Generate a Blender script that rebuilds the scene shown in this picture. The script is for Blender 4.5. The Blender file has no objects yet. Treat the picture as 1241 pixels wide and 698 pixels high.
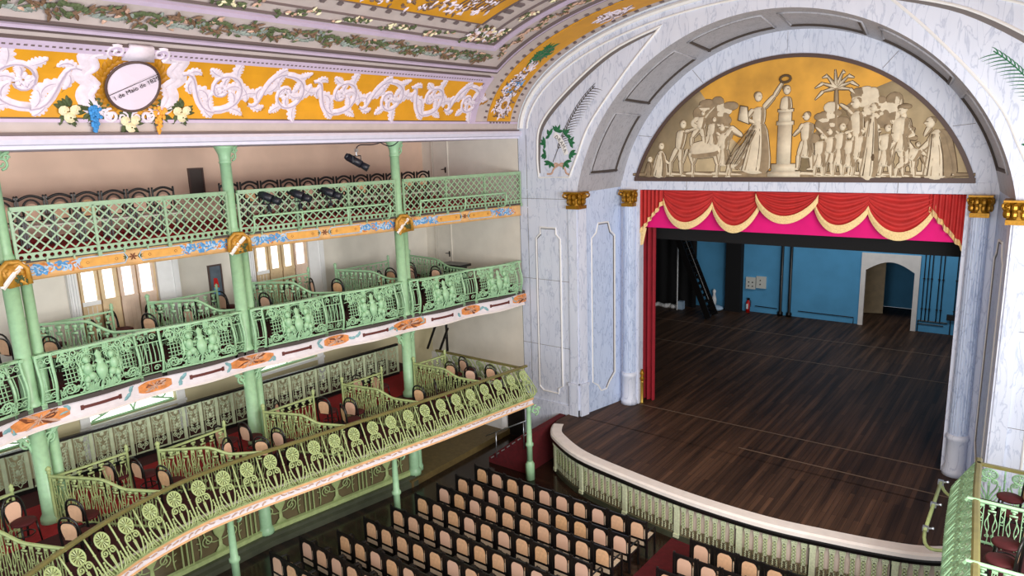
import bpy, math, random
from mathutils import Vector, Matrix
random.seed(7)
PI = math.pi
scene = bpy.context.scene
COLL = scene.collection
sin, cos, rad = math.sin, math.cos, math.radians

# ------------------------------------------------------------------ helpers
class MB:
    def __init__(s):
        s.v = []; s.f = []; s.m = []; s.s = []; s.mi = 0; s.sm = False
    def add(s, vs, fs):
        o = len(s.v); s.v.extend([tuple(p) for p in vs])
        for f in fs:
            s.f.append([i + o for i in f]); s.m.append(s.mi); s.s.append(s.sm)
        return s
    def box(s, c, d, rz=0.0):
        x, y, z = [k / 2 for k in d]; cz, sz = cos(rz), sin(rz); vs = []
        for dz in (-z, z):
            for dx, dy in ((-x, -y), (x, -y), (x, y), (-x, y)):
                vs.append((c[0] + dx * cz - dy * sz, c[1] + dx * sz + dy * cz, c[2] + dz))
        return s.add(vs, [(3, 2, 1, 0), (4, 5, 6, 7), (0, 1, 5, 4), (1, 2, 6, 5), (2, 3, 7, 6), (3, 0, 4, 7)])
    def ab(s, a, b):
        return s.box([(a[i] + b[i]) / 2 for i in range(3)], [abs(b[i] - a[i]) for i in range(3)])
    def bar(s, p, q, w, h):      # rectangular bar between two points
        p, q = Vector(p), Vector(q); t = (q - p).normalized()
        up = Vector((0, 0, 1)) if abs(t.z) < .95 else Vector((0, 1, 0))
        a = t.cross(up).normalized(); b = a.cross(t)
        vs = []
        for e in (p, q):
            for i, j in ((-1, -1), (1, -1), (1, 1), (-1, 1)):
                vs.append(e + a * i * w / 2 + b * j * h / 2)
        return s.add(vs, [(3, 2, 1, 0), (4, 5, 6, 7), (0, 1, 5, 4), (1, 2, 6, 5), (2, 3, 7, 6), (3, 0, 4, 7)])
    def tube(s, path, r, n=6, closed=False, flat=None):
        P = [Vector(p) for p in path]; N = len(P)
        if N < 2: return s
        R = r if isinstance(r, (list, tuple)) else [r] * N
        T = []
        for i in range(N):
            if closed: t = P[(i + 1) % N] - P[i - 1]
            else: t = P[min(i + 1, N - 1)] - P[max(i - 1, 0)]
            T.append(t.normalized() if t.length > 1e-9 else Vector((0, 0, 1)))
        a = T[0].cross(Vector((0, 1, 0)))
        if a.length < .1: a = T[0].cross(Vector((1, 0, 0)))
        a.normalize(); vs = []
        for i in range(N):
            a = a - T[i] * a.dot(T[i])
            if a.length < 1e-6: a = T[i].orthogonal()
            a.normalize(); b = T[i].cross(a)
            for k in range(n):
                w = 2 * PI * (k + .5) / n
                vs.append(P[i] + (a * cos(w) + b * sin(w)) * R[i])
        fs = []
        for i in range(N if closed else N - 1):
            j = (i + 1) % N
            for k in range(n):
                l = (k + 1) % n
                fs.append((i * n + k, i * n + l, j * n + l, j * n + k))
        if not closed:
            fs.append(tuple(range(n - 1, -1, -1))); fs.append(tuple((N - 1) * n + k for k in range(n)))
        return s.add(vs, fs)
    def lathe(s, prof, n=16, c=(0, 0, 0), a0=0, a1=2 * PI):
        full = abs(a1 - a0 - 2 * PI) < 1e-6; M = n if full else n + 1; vs = []
        for r, z in prof:
            for k in range(M):
                w = a0 + (a1 - a0) * k / n
                vs.append((c[0] + r * cos(w), c[1] + r * sin(w), c[2] + z))
        fs = []
        for i in range(len(prof) - 1):
            for k in range(n):
                l = (k + 1) % M
                fs.append((i * M + k, i * M + l, (i + 1) * M + l, (i + 1) * M + k))
        if full:
            if prof[0][0] > 1e-4: fs.append(tuple(range(M - 1, -1, -1)))
            if prof[-1][0] > 1e-4: fs.append(tuple((len(prof) - 1) * M + k for k in range(M)))
        return s.add(vs, fs)
    def sheet(s, rows):
        n = len(rows[0]); vs = [p for r in rows for p in r]
        return s.add(vs, [(i * n + k, i * n + k + 1, (i + 1) * n + k + 1, (i + 1) * n + k) for i in range(len(rows) - 1) for k in range(n - 1)])
    def ell(s, c, r, nu=10, nv=6, ax=None):
        vs = [(0, 0, -1)]
        for j in range(1, nv):
            p = -PI / 2 + PI * j / nv
            for k in range(nu):
                w = 2 * PI * k / nu; vs.append((cos(p) * cos(w), cos(p) * sin(w), sin(p)))
        vs.append((0, 0, 1)); L = len(vs) - 1
        M = ax or Matrix.Identity(3)
        vs = [Vector(c) + M @ Vector((p[0] * r[0], p[1] * r[1], p[2] * r[2])) for p in vs]
        fs = [(0, 1 + (k + 1) % nu, 1 + k) for k in range(nu)]
        for j in range(nv - 2):
            for k in range(nu):
                a = 1 + j * nu; b = a + nu; l = (k + 1) % nu
                fs.append((a + k, a + l, b + l, b + k))
        a = 1 + (nv - 2) * nu
        fs += [(a + k, a + (k + 1) % nu, L) for k in range(nu)]
        return s.add(vs, fs)
    def prism(s, poly, fn, d0, d1):   # 2-D polygon -> solid through fn(u, v, depth)
        n = len(poly)
        vs = [fn(u, v, d0) for u, v in poly] + [fn(u, v, d1) for u, v in poly]
        return s.add(vs, [tuple(range(n - 1, -1, -1)), tuple(range(n, 2 * n))] + [(i, (i + 1) % n, n + (i + 1) % n, n + i) for i in range(n)])
    def leaf(s, pts, w, fn, d0=.002, d1=.03):   # domed ribbon following 2-D points, mapped by fn(u,v,d)
        n = len(pts); vs = []
        for i, (u, v) in enumerate(pts):
            a = pts[max(i - 1, 0)]; b = pts[min(i + 1, n - 1)]
            tx, ty = b[0] - a[0], b[1] - a[1]; l = math.hypot(tx, ty) or 1
            nx, ny = -ty / l, tx / l
            wi = w[i] if isinstance(w, (list, tuple)) else w
            vs += [fn(u - nx * wi, v - ny * wi, d0), fn(u, v, d0 + (d1 - d0) * min(1, wi / .03)), fn(u + nx * wi, v + ny * wi, d0)]
        fs = []
        for i in range(n - 1):
            k = 3 * i
            fs += [(k, k + 1, k + 4, k + 3), (k + 1, k + 2, k + 5, k + 4)]
        return s.add(vs, fs)
    def strip(s, fn, u0, u1, v0, v1, d, n=8, k=0):
        U = [u0 + (u1 - u0) * i / n for i in range(n + 1)]; m = (v0 + v1) / 2; h = (v1 - v0) / 2
        hh = [h * (1 - k * (abs(2 * i / n - 1)) ** 3) for i in range(n + 1)]
        return s.sheet([[fn(u, m - e, -.01), fn(u, m - e, d), fn(u, m + e, d), fn(u, m + e, -.01)] for u, e in zip(U, hh)])
    def sweep(s, path, prof, closed=True):   # path 2-D plan, prof [(offset, z)]
        Q = path_frames(path); m = len(prof); vs = []
        for (x, y, nx, ny) in Q:
            for o, z in prof: vs.append((x + nx * o, y + ny * o, z))
        fs = []
        for i in range(len(Q) - 1):
            for k in range(m if closed else m - 1):
                l = (k + 1) % m
                fs.append((i * m + k, i * m + l, (i + 1) * m + l, (i + 1) * m + k))
        if closed:
            fs.append(tuple(range(m - 1, -1, -1))); fs.append(tuple((len(Q) - 1) * m + k for k in range(m)))
        return s.add(vs, fs)
    def xf(s, fn):
        s.v = [tuple(fn(*p)) for p in s.v]; return s
    def merge(s, o, fn=None):
        off = len(s.v); s.v += [tuple(fn(*p)) if fn else p for p in o.v]
        s.f += [[i + off for i in f] for f in o.f]; s.m += o.m; s.s += o.s; return s

def path_frames(path):
    n = len(path); Q = []
    for i, (x, y) in enumerate(path):
        ds = []
        if i > 0: ds.append((x - path[i - 1][0], y - path[i - 1][1]))
        if i < n - 1: ds.append((path[i + 1][0] - x, path[i + 1][1] - y))
        ns = []
        for dx, dy in ds:
            l = math.hypot(dx, dy) or 1; ns.append((-dy / l, dx / l))
        nx = sum(k[0] for k in ns) / len(ns); ny = sum(k[1] for k in ns) / len(ns)
        l2 = nx * nx + ny * ny or 1
        Q.append((x, y, nx / l2, ny / l2))
    return Q
def catmull(P, per=8):
    out = []
    for i in range(len(P) - 1):
        p0 = P[max(i - 1, 0)]; p1 = P[i]; p2 = P[i + 1]; p3 = P[min(i + 2, len(P) - 1)]
        for k in range(per):
            t = k / per
            out.append(tuple(.5 * (2 * p1[j] + (p2[j] - p0[j]) * t + (2 * p0[j] - 5 * p1[j] + 4 * p2[j] - p3[j]) * t * t + (3 * p1[j] - p0[j] - 3 * p2[j] + p3[j]) * t ** 3) for j in range(len(p1))))
    out.append(tuple(P[-1])); return out
class Path:
    def __init__(s, pts):
        s.p = pts; s.l = [0]
        for a, b in zip(pts, pts[1:]): s.l.append(s.l[-1] + math.hypot(b[0] - a[0], b[1] - a[1]))
        s.L = s.l[-1]
    def at(s, d):
        d0 = max(0, min(s.L, d)); i = 0
        while i < len(s.l) - 2 and s.l[i + 1] < d0: i += 1
        a, b = s.p[i], s.p[i + 1]; L = s.l[i + 1] - s.l[i] or 1; t = (d - s.l[i]) / L
        tx, ty = (b[0] - a[0]) / L, (b[1] - a[1]) / L
        return a[0] + (b[0] - a[0]) * t, a[1] + (b[1] - a[1]) * t, tx, ty
    def map(s, d, o, z):
        x, y, tx, ty = s.at(d); return (x - ty * o, y + tx * o, z)
    def aty(s, y):
        for k, (a, b) in enumerate(zip(s.p, s.p[1:])):
            if (a[1] - y) * (b[1] - y) <= 0 and a[1] != b[1]:
                t = (y - a[1]) / (b[1] - a[1]); return s.l[k] + t * (s.l[k + 1] - s.l[k])
        return 0
    def sub(s, d0, d1, n=12):
        return [s.at(d0 + (d1 - d0) * i / n)[:2] for i in range(n + 1)]
def offset(path, o):
    return [(x + nx * o, y + ny * o) for x, y, nx, ny in path_frames(path)]
def spiral(cx, cy, r0, r1, a0, turns, n=18):
    return [(cx + (r0 + (r1 - r0) * i / n) * cos(a0 + turns * 2 * PI * i / n), cy + (r0 + (r1 - r0) * i / n) * sin(a0 + turns * 2 * PI * i / n)) for i in range(n + 1)]
def bez(a, b, c, d, n=8):
    r = []
    for i in range(n + 1):
        t = i / n; q = 1 - t
        r.append(tuple(q ** 3 * a[k] + 3 * q * q * t * b[k] + 3 * q * t * t * c[k] + t ** 3 * d[k] for k in range(len(a))))
    return r

# ------------------------------------------------------------------ objects
def raw(name, mb, mats, parent=None, off=None):
    me = bpy.data.meshes.new(name)
    o = off or (0, 0, 0)
    me.from_pydata([(p[0] - o[0], p[1] - o[1], p[2] - o[2]) for p in mb.v], [], mb.f)
    for m in (mats if isinstance(mats, (list, tuple)) else [mats]): me.materials.append(m)
    me.polygons.foreach_set('material_index', mb.m)
    me.polygons.foreach_set('use_smooth', mb.s)
    me.update()
    ob = bpy.data.objects.new(name, me); COLL.objects.link(ob)
    if parent: ob.parent = parent
    return ob
def wloc(o):
    v = Vector((0, 0, 0))
    while o: v += o.location; o = o.parent
    return v
def thing(name, label, cat, loc=(0, 0, 0), group=None, rz=0):
    o = bpy.data.objects.new(name, None); COLL.objects.link(o); o.location = loc; o.rotation_euler = (0, 0, rz)
    o.empty_display_size = .2
    o['label'] = label; o['category'] = cat
    if group: o['group'] = group
    return o
def part(name, mb, mats, parent, label=None):   # mb in world coordinates, parent unrotated
    w = wloc(parent); ob = raw(name, mb, mats, parent, tuple(w))
    if label: ob['label'] = label
    return ob
def lpart(name, mb, mats, parent, label=None):  # mb in the parent's own coordinates
    ob = raw(name, mb, mats, parent)
    if label: ob['label'] = label
    return ob
def single(name, mb, mats, label, cat, group=None, loc=None):
    ob = raw(name, mb, mats, None, loc)
    if loc: ob.location = loc
    ob['label'] = label; ob['category'] = cat
    if group: ob['group'] = group
    return ob
def struct(name, mb, mats, parent=None, label=None):
    ob = raw(name, mb, mats, parent, tuple(wloc(parent)) if parent else None)
    if not parent: ob['kind'] = 'structure'
    if label: ob['label'] = label
    return ob
def dup(root, loc, rz, label=None, group=None):
    r = root.copy(); COLL.objects.link(r); r.location = loc; r.rotation_euler = (0, 0, rz)
    if label: r['label'] = label
    if group: r['group'] = group
    for ch in list(root.children):
        c = ch.copy(); COLL.objects.link(c); c.parent = r
        for g in ch.children:
            d = g.copy(); COLL.objects.link(d); d.parent = c
    return r
def inst(ob, parent, loc, rz=0, sc=None):       # another copy of a part under a thing
    c = ob.copy(); COLL.objects.link(c); c.parent = parent
    w = wloc(parent); c.location = (loc[0] - w[0], loc[1] - w[1], loc[2] - w[2]); c.rotation_euler = (0, 0, rz)
    if sc: c.scale = sc
    return c

# ------------------------------------------------------------------ materials
def srgb(r, g, b):
    f = lambda c: c / 12.92 if c <= .04045 else ((c + .055) / 1.055) ** 2.4
    return (f(r / 255), f(g / 255), f(b / 255), 1)
def mat(name, col, rough=.5, metal=0, var=0, scale=6, bump=0, emit=None, es=1, spec=.5):
    m = bpy.data.materials.new(name); m.use_nodes = True; nt = m.node_tree; N = nt.nodes; b = N['Principled BSDF']
    b.inputs['Base Color'].default_value = col; b.inputs['Roughness'].default_value = rough; b.inputs['Metallic'].default_value = metal
    b.inputs['Specular IOR Level'].default_value = spec
    if var or bump:
        tc = N.new('ShaderNodeTexCoord'); no = N.new('ShaderNodeTexNoise'); no.inputs['Scale'].default_value = scale; no.inputs['Detail'].default_value = 4
        nt.links.new(tc.outputs['Object'], no.inputs['Vector'])
        if var:
            cr = N.new('ShaderNodeValToRGB'); e = cr.color_ramp.elements
            e[0].position = .3; e[1].position = .7
            e[0].color = [c * (1 - var) for c in col[:3]] + [1]; e[1].color = [min(1, c * (1 + var)) for c in col[:3]] + [1]
            nt.links.new(no.outputs['Fac'], cr.inputs['Fac']); nt.links.new(cr.outputs['Color'], b.inputs['Base Color'])
        if bump:
            bp = N.new('ShaderNodeBump'); bp.inputs['Strength'].default_value = bump; bp.inputs['Distance'].default_value = .02
            nt.links.new(no.outputs['Fac'], bp.inputs['Height']); nt.links.new(bp.outputs['Normal'], b.inputs['Normal'])
    if emit:
        b.inputs['Emission Color'].default_value = emit; b.inputs['Emission Strength'].default_value = es
    return m
def marble(name, base, vein, scale=1.0, amt=.5):
    m = bpy.data.materials.new(name); m.use_nodes = True; nt = m.node_tree; N = nt.nodes; L = nt.links; b = N['Principled BSDF']
    b.inputs['Roughness'].default_value = .45
    tc = N.new('ShaderNodeTexCoord'); mp = N.new('ShaderNodeMapping'); mp.inputs['Rotation'].default_value = (.3, .65, .3); mp.inputs['Scale'].default_value = (scale * 2.2, scale * 2.2, scale * .55)
    L.new(tc.outputs['Object'], mp.inputs['Vector'])
    n1 = N.new('ShaderNodeTexNoise'); n1.inputs['Scale'].default_value = 2.2; n1.inputs['Detail'].default_value = 8; n1.inputs['Distortion'].default_value = .7
    L.new(mp.outputs['Vector'], n1.inputs['Vector'])
    cr = N.new('ShaderNodeValToRGB'); e = cr.color_ramp.elements
    e[0].position = .47; e[0].color = base; e[1].position = .5; e[1].color = [base[i] * (1 - amt) + vein[i] * amt for i in range(3)] + [1]
    k = cr.color_ramp.elements.new(.53); k.color = base
    L.new(n1.outputs['Fac'], cr.inputs['Fac'])
    n2 = N.new('ShaderNodeTexNoise'); n2.inputs['Scale'].default_value = 1.1; n2.inputs['Detail'].default_value = 3
    L.new(mp.outputs['Vector'], n2.inputs['Vector'])
    mx = N.new('ShaderNodeMix'); mx.data_type = 'RGBA'; mx.inputs['Factor'].default_value = .5; mx.blend_type = 'MULTIPLY'
    c2 = N.new('ShaderNodeValToRGB'); c2.color_ramp.elements[0].color = [min(1, .84 + .16 * vein[i]) for i in range(3)] + [1]; c2.color_ramp.elements[0].position = .35; c2.color_ramp.elements[1].position = .6
    L.new(n2.outputs['Fac'], c2.inputs['Fac']); L.new(cr.outputs['Color'], mx.inputs['A']); L.new(c2.outputs['Color'], mx.inputs['B'])
    L.new(mx.outputs['Result'], b.inputs['Base Color'])
    return m
def planks(name, c1, c2, w=.11, rough=.35, axis='X', spec=.5):
    m = bpy.data.materials.new(name); m.use_nodes = True; nt = m.node_tree; N = nt.nodes; L = nt.links; b = N['Principled BSDF']
    b.inputs['Roughness'].default_value = rough; b.inputs['Specular IOR Level'].default_value = spec
    tc = N.new('ShaderNodeTexCoord'); mp = N.new('ShaderNodeMapping')
    if axis == 'X': mp.inputs['Rotation'].default_value = (0, 0, PI / 2)
    L.new(tc.outputs['Object'], mp.inputs['Vector'])
    br = N.new('ShaderNodeTexBrick'); br.inputs['Color1'].default_value = c1; br.inputs['Color2'].default_value = c2
    br.inputs['Mortar'].default_value = [c * .25 for c in c1[:3]] + [1]; br.inputs['Scale'].default_value = 1; br.inputs['Mortar Size'].default_value = .004
    br.inputs['Brick Width'].default_value = 2.6; br.inputs['Row Height'].default_value = w; br.inputs['Bias'].default_value = -.1
    L.new(mp.outputs['Vector'], br.inputs['Vector'])
    no = N.new('ShaderNodeTexNoise'); no.inputs['Scale'].default_value = 1.0; no.inputs['Detail'].default_value = 6
    m2 = N.new('ShaderNodeMapping'); m2.inputs['Scale'].default_value = (5, .22, 1) if axis == 'X' else (.3, 6, 1)
    L.new(tc.outputs['Object'], m2.inputs['Vector']); L.new(m2.outputs['Vector'], no.inputs['Vector'])
    cr = N.new('ShaderNodeValToRGB'); cr.color_ramp.elements[0].color = (.35, .35, .35, 1); cr.color_ramp.elements[0].position = .3; cr.color_ramp.elements[1].position = .72; cr.color_ramp.elements[1].color = (1.6, 1.5, 1.4, 1)
    L.new(no.outputs['Fac'], cr.inputs['Fac'])
    mx = N.new('ShaderNodeMix'); mx.data_type = 'RGBA'; mx.blend_type = 'MULTIPLY'; mx.inputs['Factor'].default_value = 1
    L.new(br.outputs['Color'], mx.inputs['A']); L.new(cr.outputs['Color'], mx.inputs['B']); L.new(mx.outputs['Result'], b.inputs['Base Color'])
    return m
M = {}
M['green'] = mat('pale_green_paint', srgb(158, 200, 158), .4, var=.08, scale=9)
M['olive'] = mat('olive_green_paint', srgb(164, 180, 122), .42, var=.12, scale=9)
M['galgreen'] = mat('grey_green_paint', srgb(146, 178, 142), .4, var=.1, scale=9)
M['fence'] = mat('pale_yellow_green_paint', srgb(190, 204, 168), .45, var=.1, scale=9)
M['lapgreen'] = mat('pale_sage_paint', srgb(206, 214, 180), .5, var=.15, scale=20)
M['t1orange'] = mat('painted_pale_orange_line', srgb(222, 174, 124), .6, var=.12, scale=5)
M['oliverail'] = mat('olive_rail_paint', srgb(116, 110, 64), .35, var=.12, scale=5)
M['cream'] = mat('cream_plaster', srgb(226, 220, 208), .8, var=.05, scale=2)
M['peach'] = mat('peach_plaster', srgb(222, 192, 170), .8, var=.06, scale=1.5)
M['ochrewall'] = mat('ochre_plaster', srgb(196, 186, 150), .8, var=.06, scale=1.5)
M['white'] = mat('white_paint', srgb(235, 235, 235), .5, var=.03)
M['lav'] = mat('lavender_plaster', srgb(200, 182, 206), .7, var=.06, scale=3)
M['taupe'] = mat('taupe_plaster', srgb(196, 182, 178), .75, var=.06, scale=3)
M['line'] = mat('dark_plaster_line', srgb(112, 98, 98), .7)
M['gold'] = mat('gold_ochre_paint', srgb(216, 152, 24), .6, var=.14, scale=1.3)
M['goldleaf'] = mat('gold_leaf', srgb(158, 112, 26), .38, .6, var=.25, scale=20)
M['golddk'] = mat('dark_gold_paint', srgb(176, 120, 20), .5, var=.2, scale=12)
M['relief'] = mat('white_relief_paint', srgb(226, 214, 226), .6, var=.08, scale=12)
M['reliefdk'] = mat('grey_relief_shade_paint', srgb(120, 96, 84), .7)
M['leafg'] = mat('painted_leaf_green', srgb(80, 92, 58), .7, var=.3, scale=20)
M['leafd'] = mat('laurel_green', srgb(28, 104, 64), .6, var=.3, scale=14)
M['leafb'] = mat('painted_ribbon_blue_grey', srgb(134, 144, 138), .7, var=.3, scale=14)
M['berry'] = mat('painted_berry_brown', srgb(116, 88, 66), .7, var=.3, scale=20)
M['pink'] = mat('painted_pink', srgb(196, 160, 140), .7, var=.2, scale=14)
M['blueflower'] = mat('painted_blue_blossom', srgb(60, 140, 205), .6, var=.3, scale=25)
M['orangeflower'] = mat('painted_orange_blossom', srgb(235, 165, 60), .6, var=.25, scale=25)
M['rose'] = mat('painted_cream_rose', srgb(234, 224, 186), .6, var=.12, scale=25)
M['ink'] = mat('black_ink', srgb(24, 20, 20), .6)
M['marble'] = marble('white_marble', srgb(216, 222, 238), srgb(140, 154, 184), 1.0, .45)
M['marble2'] = marble('blue_white_marble', srgb(198, 212, 238), srgb(124, 146, 186), 1.3, .6)
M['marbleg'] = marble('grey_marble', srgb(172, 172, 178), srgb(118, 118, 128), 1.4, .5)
M['groove'] = mat('marble_groove', srgb(112, 106, 106), .7)
M['darkpaint'] = mat('dark_paint_and_shade', srgb(70, 62, 58), .7)
M['stage'] = planks('stage_planks', srgb(86, 64, 50), srgb(56, 42, 34), .12, .55, 'X', .2)
M['parq'] = planks('dark_floor_planks', srgb(48, 34, 27), srgb(36, 26, 21), .1, .16, 'Y', .5)
M['black'] = mat('black_cloth', srgb(14, 13, 15), .9)
M['blackpaint'] = mat('black_lacquer', srgb(20, 18, 18), .35)
M['blue'] = mat('blue_wall_paint', srgb(86, 160, 205), .8, var=.08, scale=1.2)
M['whitest'] = mat('white_stone_rim', srgb(238, 230, 224), .6, var=.05, scale=4)
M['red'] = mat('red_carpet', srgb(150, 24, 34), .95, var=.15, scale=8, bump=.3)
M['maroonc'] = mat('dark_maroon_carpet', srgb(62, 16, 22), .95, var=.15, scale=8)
M['lace'] = mat('mottled_lace_panel', srgb(122, 112, 84), .7, var=.7, scale=45)
M['stepred'] = mat('dark_red_step_carpet', srgb(88, 10, 20), .95, var=.2, scale=8)
M['grisbg'] = mat('painted_beige_ground', srgb(190, 170, 134), .75, var=.18, scale=2)
M['redseat'] = mat('dark_red_upholstery', srgb(74, 14, 20), .8, var=.15, scale=10)
M['redswag'] = mat('coral_red_velvet', srgb(190, 48, 46), .75, var=.1, scale=4)
M['magenta'] = mat('magenta_cloth', srgb(226, 0, 122), .8, var=.05, scale=3)
M['redleg'] = mat('crimson_curtain', srgb(144, 16, 34), .75, var=.1, scale=4)
M['fringe'] = mat('cream_fringe', srgb(236, 208, 150), .8, var=.15, scale=30)
M['cane'] = mat('woven_cane', srgb(226, 180, 134), .7, var=.12, scale=14)
_n = M['cane'].node_tree; _oi = _n.nodes.new('ShaderNodeObjectInfo'); _mx = _n.nodes.new('ShaderNodeMix'); _mx.data_type = 'RGBA'; _b = _n.nodes['Principled BSDF']
_src = _b.inputs['Base Color'].links[0].from_socket; _n.links.new(_oi.outputs['Random'], _mx.inputs['Factor']); _n.links.new(_src, _mx.inputs['A']); _mx.inputs['B'].default_value = srgb(228, 188, 166); _n.links.new(_mx.outputs['Result'], _b.inputs['Base Color'])
M['cane2'] = mat('pale_cane_seat', srgb(200, 180, 156), .7, var=.12, scale=14)
M['tan'] = mat('tan_door_wood', srgb(220, 194, 154), .6, var=.12, scale=3)
M['pinkwood'] = mat('pinkish_door_wood', srgb(228, 202, 182), .6, var=.08, scale=3)
M['pane'] = mat('daylit_frosted_pane', (.9, .9, .9, 1), .5, emit=(1, 1, 1, 1), es=1.1)
M['chrome'] = mat('steel_rail', srgb(200, 204, 210), .3, .9)
M['brass'] = mat('brass', srgb(206, 170, 80), .35, .8)
M['orange'] = mat('painted_orange_ground', srgb(218, 172, 114), .6, var=.12, scale=5)
M['plaque'] = mat('painted_amber_plaque', srgb(224, 164, 76), .6, var=.1, scale=8)
M['skyblue'] = mat('painted_sky_blue', srgb(84, 150, 205), .6, var=.25, scale=14)
M['paleblue'] = mat('painted_pale_blue', srgb(176, 202, 226), .6, var=.12, scale=14)
M['rust'] = mat('painted_rust_orange', srgb(214, 136, 74), .65, var=.3, scale=8)
M['rustdk'] = mat('painted_dark_brown_leaf', srgb(120, 66, 36), .65, var=.3, scale=14)
M['palefas'] = mat('pale_lilac_fascia', srgb(226, 218, 222), .65, var=.06, scale=6)
M['teal'] = mat('painted_dusty_teal', srgb(126, 170, 176), .65, var=.2, scale=12)
M['maroon'] = mat('maroon_plaque', srgb(96, 40, 34), .6)
M['tile'] = mat('olive_floor_tiles', srgb(104, 88, 52), .5, var=.2, scale=8)
M['plinth'] = mat('dark_green_grey_plinth', srgb(70, 74, 58), .5, var=.2, scale=3)
M['shade'] = mat('olive_tinted_screen_glass', srgb(100, 88, 60), .5, var=.1, scale=3)
M['lapp'] = mat('pinkish_panel', srgb(222, 204, 192), .6, var=.08, scale=3)
M['canvas'] = mat('painting_gold_sky', srgb(212, 156, 58), .6, var=.28, scale=1.0)
M['gris'] = mat('grisaille_light', srgb(222, 208, 182), .7, var=.1, scale=6)
M['grisd'] = mat('grisaille_outline', srgb(92, 74, 52), .8, var=.15, scale=8)
M['grism'] = mat('grisaille_middle', srgb(150, 130, 102), .75, var=.2, scale=5)
M['framebr'] = mat('dark_brown_frame', srgb(84, 64, 58), .5)
M['extred'] = mat('extinguisher_red', srgb(200, 24, 20), .35)
M['box'] = mat('pale_metal_box', srgb(214, 214, 206), .5)
M['poster'] = mat('dark_grey_blue_poster', srgb(92, 104, 116), .4, var=.3, scale=3)

# ------------------------------------------------------------------ vault coordinates
VA, VB, VC, VX = 7.64, 3.35, 9.1, 5.0
def V(a, y, off=0.0):
    ca, sa = cos(rad(a)), sin(rad(a))
    nx, nz = ca / VA, sa / VB; l = math.hypot(nx, nz); nx /= l; nz /= l
    return (VX - VA * ca + nx * off, y, VC + VB * sa - nz * off)
_tab = [0.0]
for _i in range(1, 1801):
    _a = rad((_i - .5) * .1); _tab.append(_tab[-1] + math.hypot(VA * sin(_a), VB * cos(_a)) * rad(.1))
def arc(a): return _tab[int(round(a * 10))]
def inv(s):
    lo, hi = 0, 1800
    while hi - lo > 1:
        m = (lo + hi) // 2
        if _tab[m] <= s: lo = m
        else: hi = m
    d = _tab[hi] - _tab[lo]
    return (lo + (s - _tab[lo]) / d) * .1
def vband(mb, a0, a1, y0, y1, off, n=None):
    n = n or max(2, int(abs(a1 - a0) / 3)); rows = []
    for i in range(n + 1):
        a = a0 + (a1 - a0) * i / n; rows.append([V(a, y0, off), V(a, y1, off)])
    mb.sheet(rows)
    for yy in (y0, y1):
        mb.sheet([[V(a0 + (a1 - a0) * i / n, yy, off), V(a0 + (a1 - a0) * i / n, yy, -.02)] for i in range(n + 1)])
    for aa in (a0, a1): mb.sheet([[V(aa, y0, off), V(aa, y1, off)], [V(aa, y0, -.02), V(aa, y1, -.02)]])
YM = [(0, -4.05), (27, -4.1), (29.9, -4.21), (32.7, -4.52), (37.2, -4.96), (40.3, -5.32), (44.7, -6.05), (48.3, -6.7), (90, -12)]
def ym(a):
    for (a0, y0), (a1, y1) in zip(YM, YM[1:]):
        if a <= a1: return y0 + (y1 - y0) * (a - a0) / (a1 - a0)
YB = -19.0
def frame_line(mb, a0, a1, off):      # mitred frame band a0..a1
    vband(mb, a0, a1, ym((a0 + a1) / 2), YB, off)
    vband(mb, 180 - a1, 180 - a0, ym((a0 + a1) / 2), YB, off)
    vband(mb, a0, 180 - a0, ym(a1), ym(a0), off * .98, 44)

ceil = MB(); ceil.sm = True
ceil.sheet([[V(a, -2.0 - 17 * k / 10, -.03) for k in range(11)] for a in [180 * i / 60 for i in range(61)]])
ceil.sheet([[V(a, -2.0 - 17 * k / 2, -.25) for k in range(3)] for a in [180 * i / 30 for i in range(31)]])
CE = struct('ceiling', ceil, M['taupe'], label='painted vaulted ceiling over the auditorium with gold friezes and garlands')
g = MB()
vband(g, 5.7, 24, -4.4, YB, .01); vband(g, 156, 174.3, -4.4, YB, .01)
vband(g, 5.6, 174.4, -3.55, -2.45, .01, 60)
vband(g, 47.6, 132.4, -6.6, YB, .01, 30)
struct('gold_frieze_panel', g, M['gold'], CE)
w = MB()
vband(w, 24.2, 26.8, -4.38, YB, .05); vband(w, 4.3, 5.3, -2.1, YB, .03); vband(w, 5.3, 26.8, -4.38, -4.16, .045)
vband(w, 0.0, .8, -2.05, YB, .05)
frame_line(w, 29.2, 30.0, .03); frame_line(w, 38.4, 39.6, .05)
struct('ceiling_moulding', w, M['lav'], CE)
k = MB()
vband(k, 26.8, 26.98, -4.3, YB, .055); vband(k, 23.95, 24.15, -4.4, YB, .02); vband(k, 5.45, 5.6, -4.4, YB, .02); vband(k, 5.5, 24, -4.42, -4.4, .02)
for a in (28.6, 30.5, 31.0, 38.2, 40.4, 43.4, 47.4): frame_line(k, a, a + (.22 if a in (40.4, 38.2) else .07), .032)
y = -4.6
while y > YB:
    vband(k, 25.2, 25.6, y, y - .05, .056, 1); y -= .1
for aa in range(28):                # dashes round the stage-end strip
    a = 7 + aa * 3.0
    for q in (a, 180 - a):
        vband(k, q, q + .8 * (1 if q < 90 else -1), -2.26, -2.34, .02, 1); vband(k, q, q + .8 * (1 if q < 90 else -1), -3.64, -3.72, .02, 1)
for i in range(7): vband(k, 4.55, 5.35, -2.5 - .15 * i, -2.58 - .15 * i, .04, 1)
y = -6.9
while y > YB:
    vband(k, 45.9, 46.8, y, y - .09, .02, 1); y -= .42
for aa in range(26):
    vband(k, 50 + aa * 3.0, 51.2 + aa * 3.0, -6.2, -6.45, .02, 1)
struct('ceiling_dark_line', k, M['line'], CE)

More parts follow.
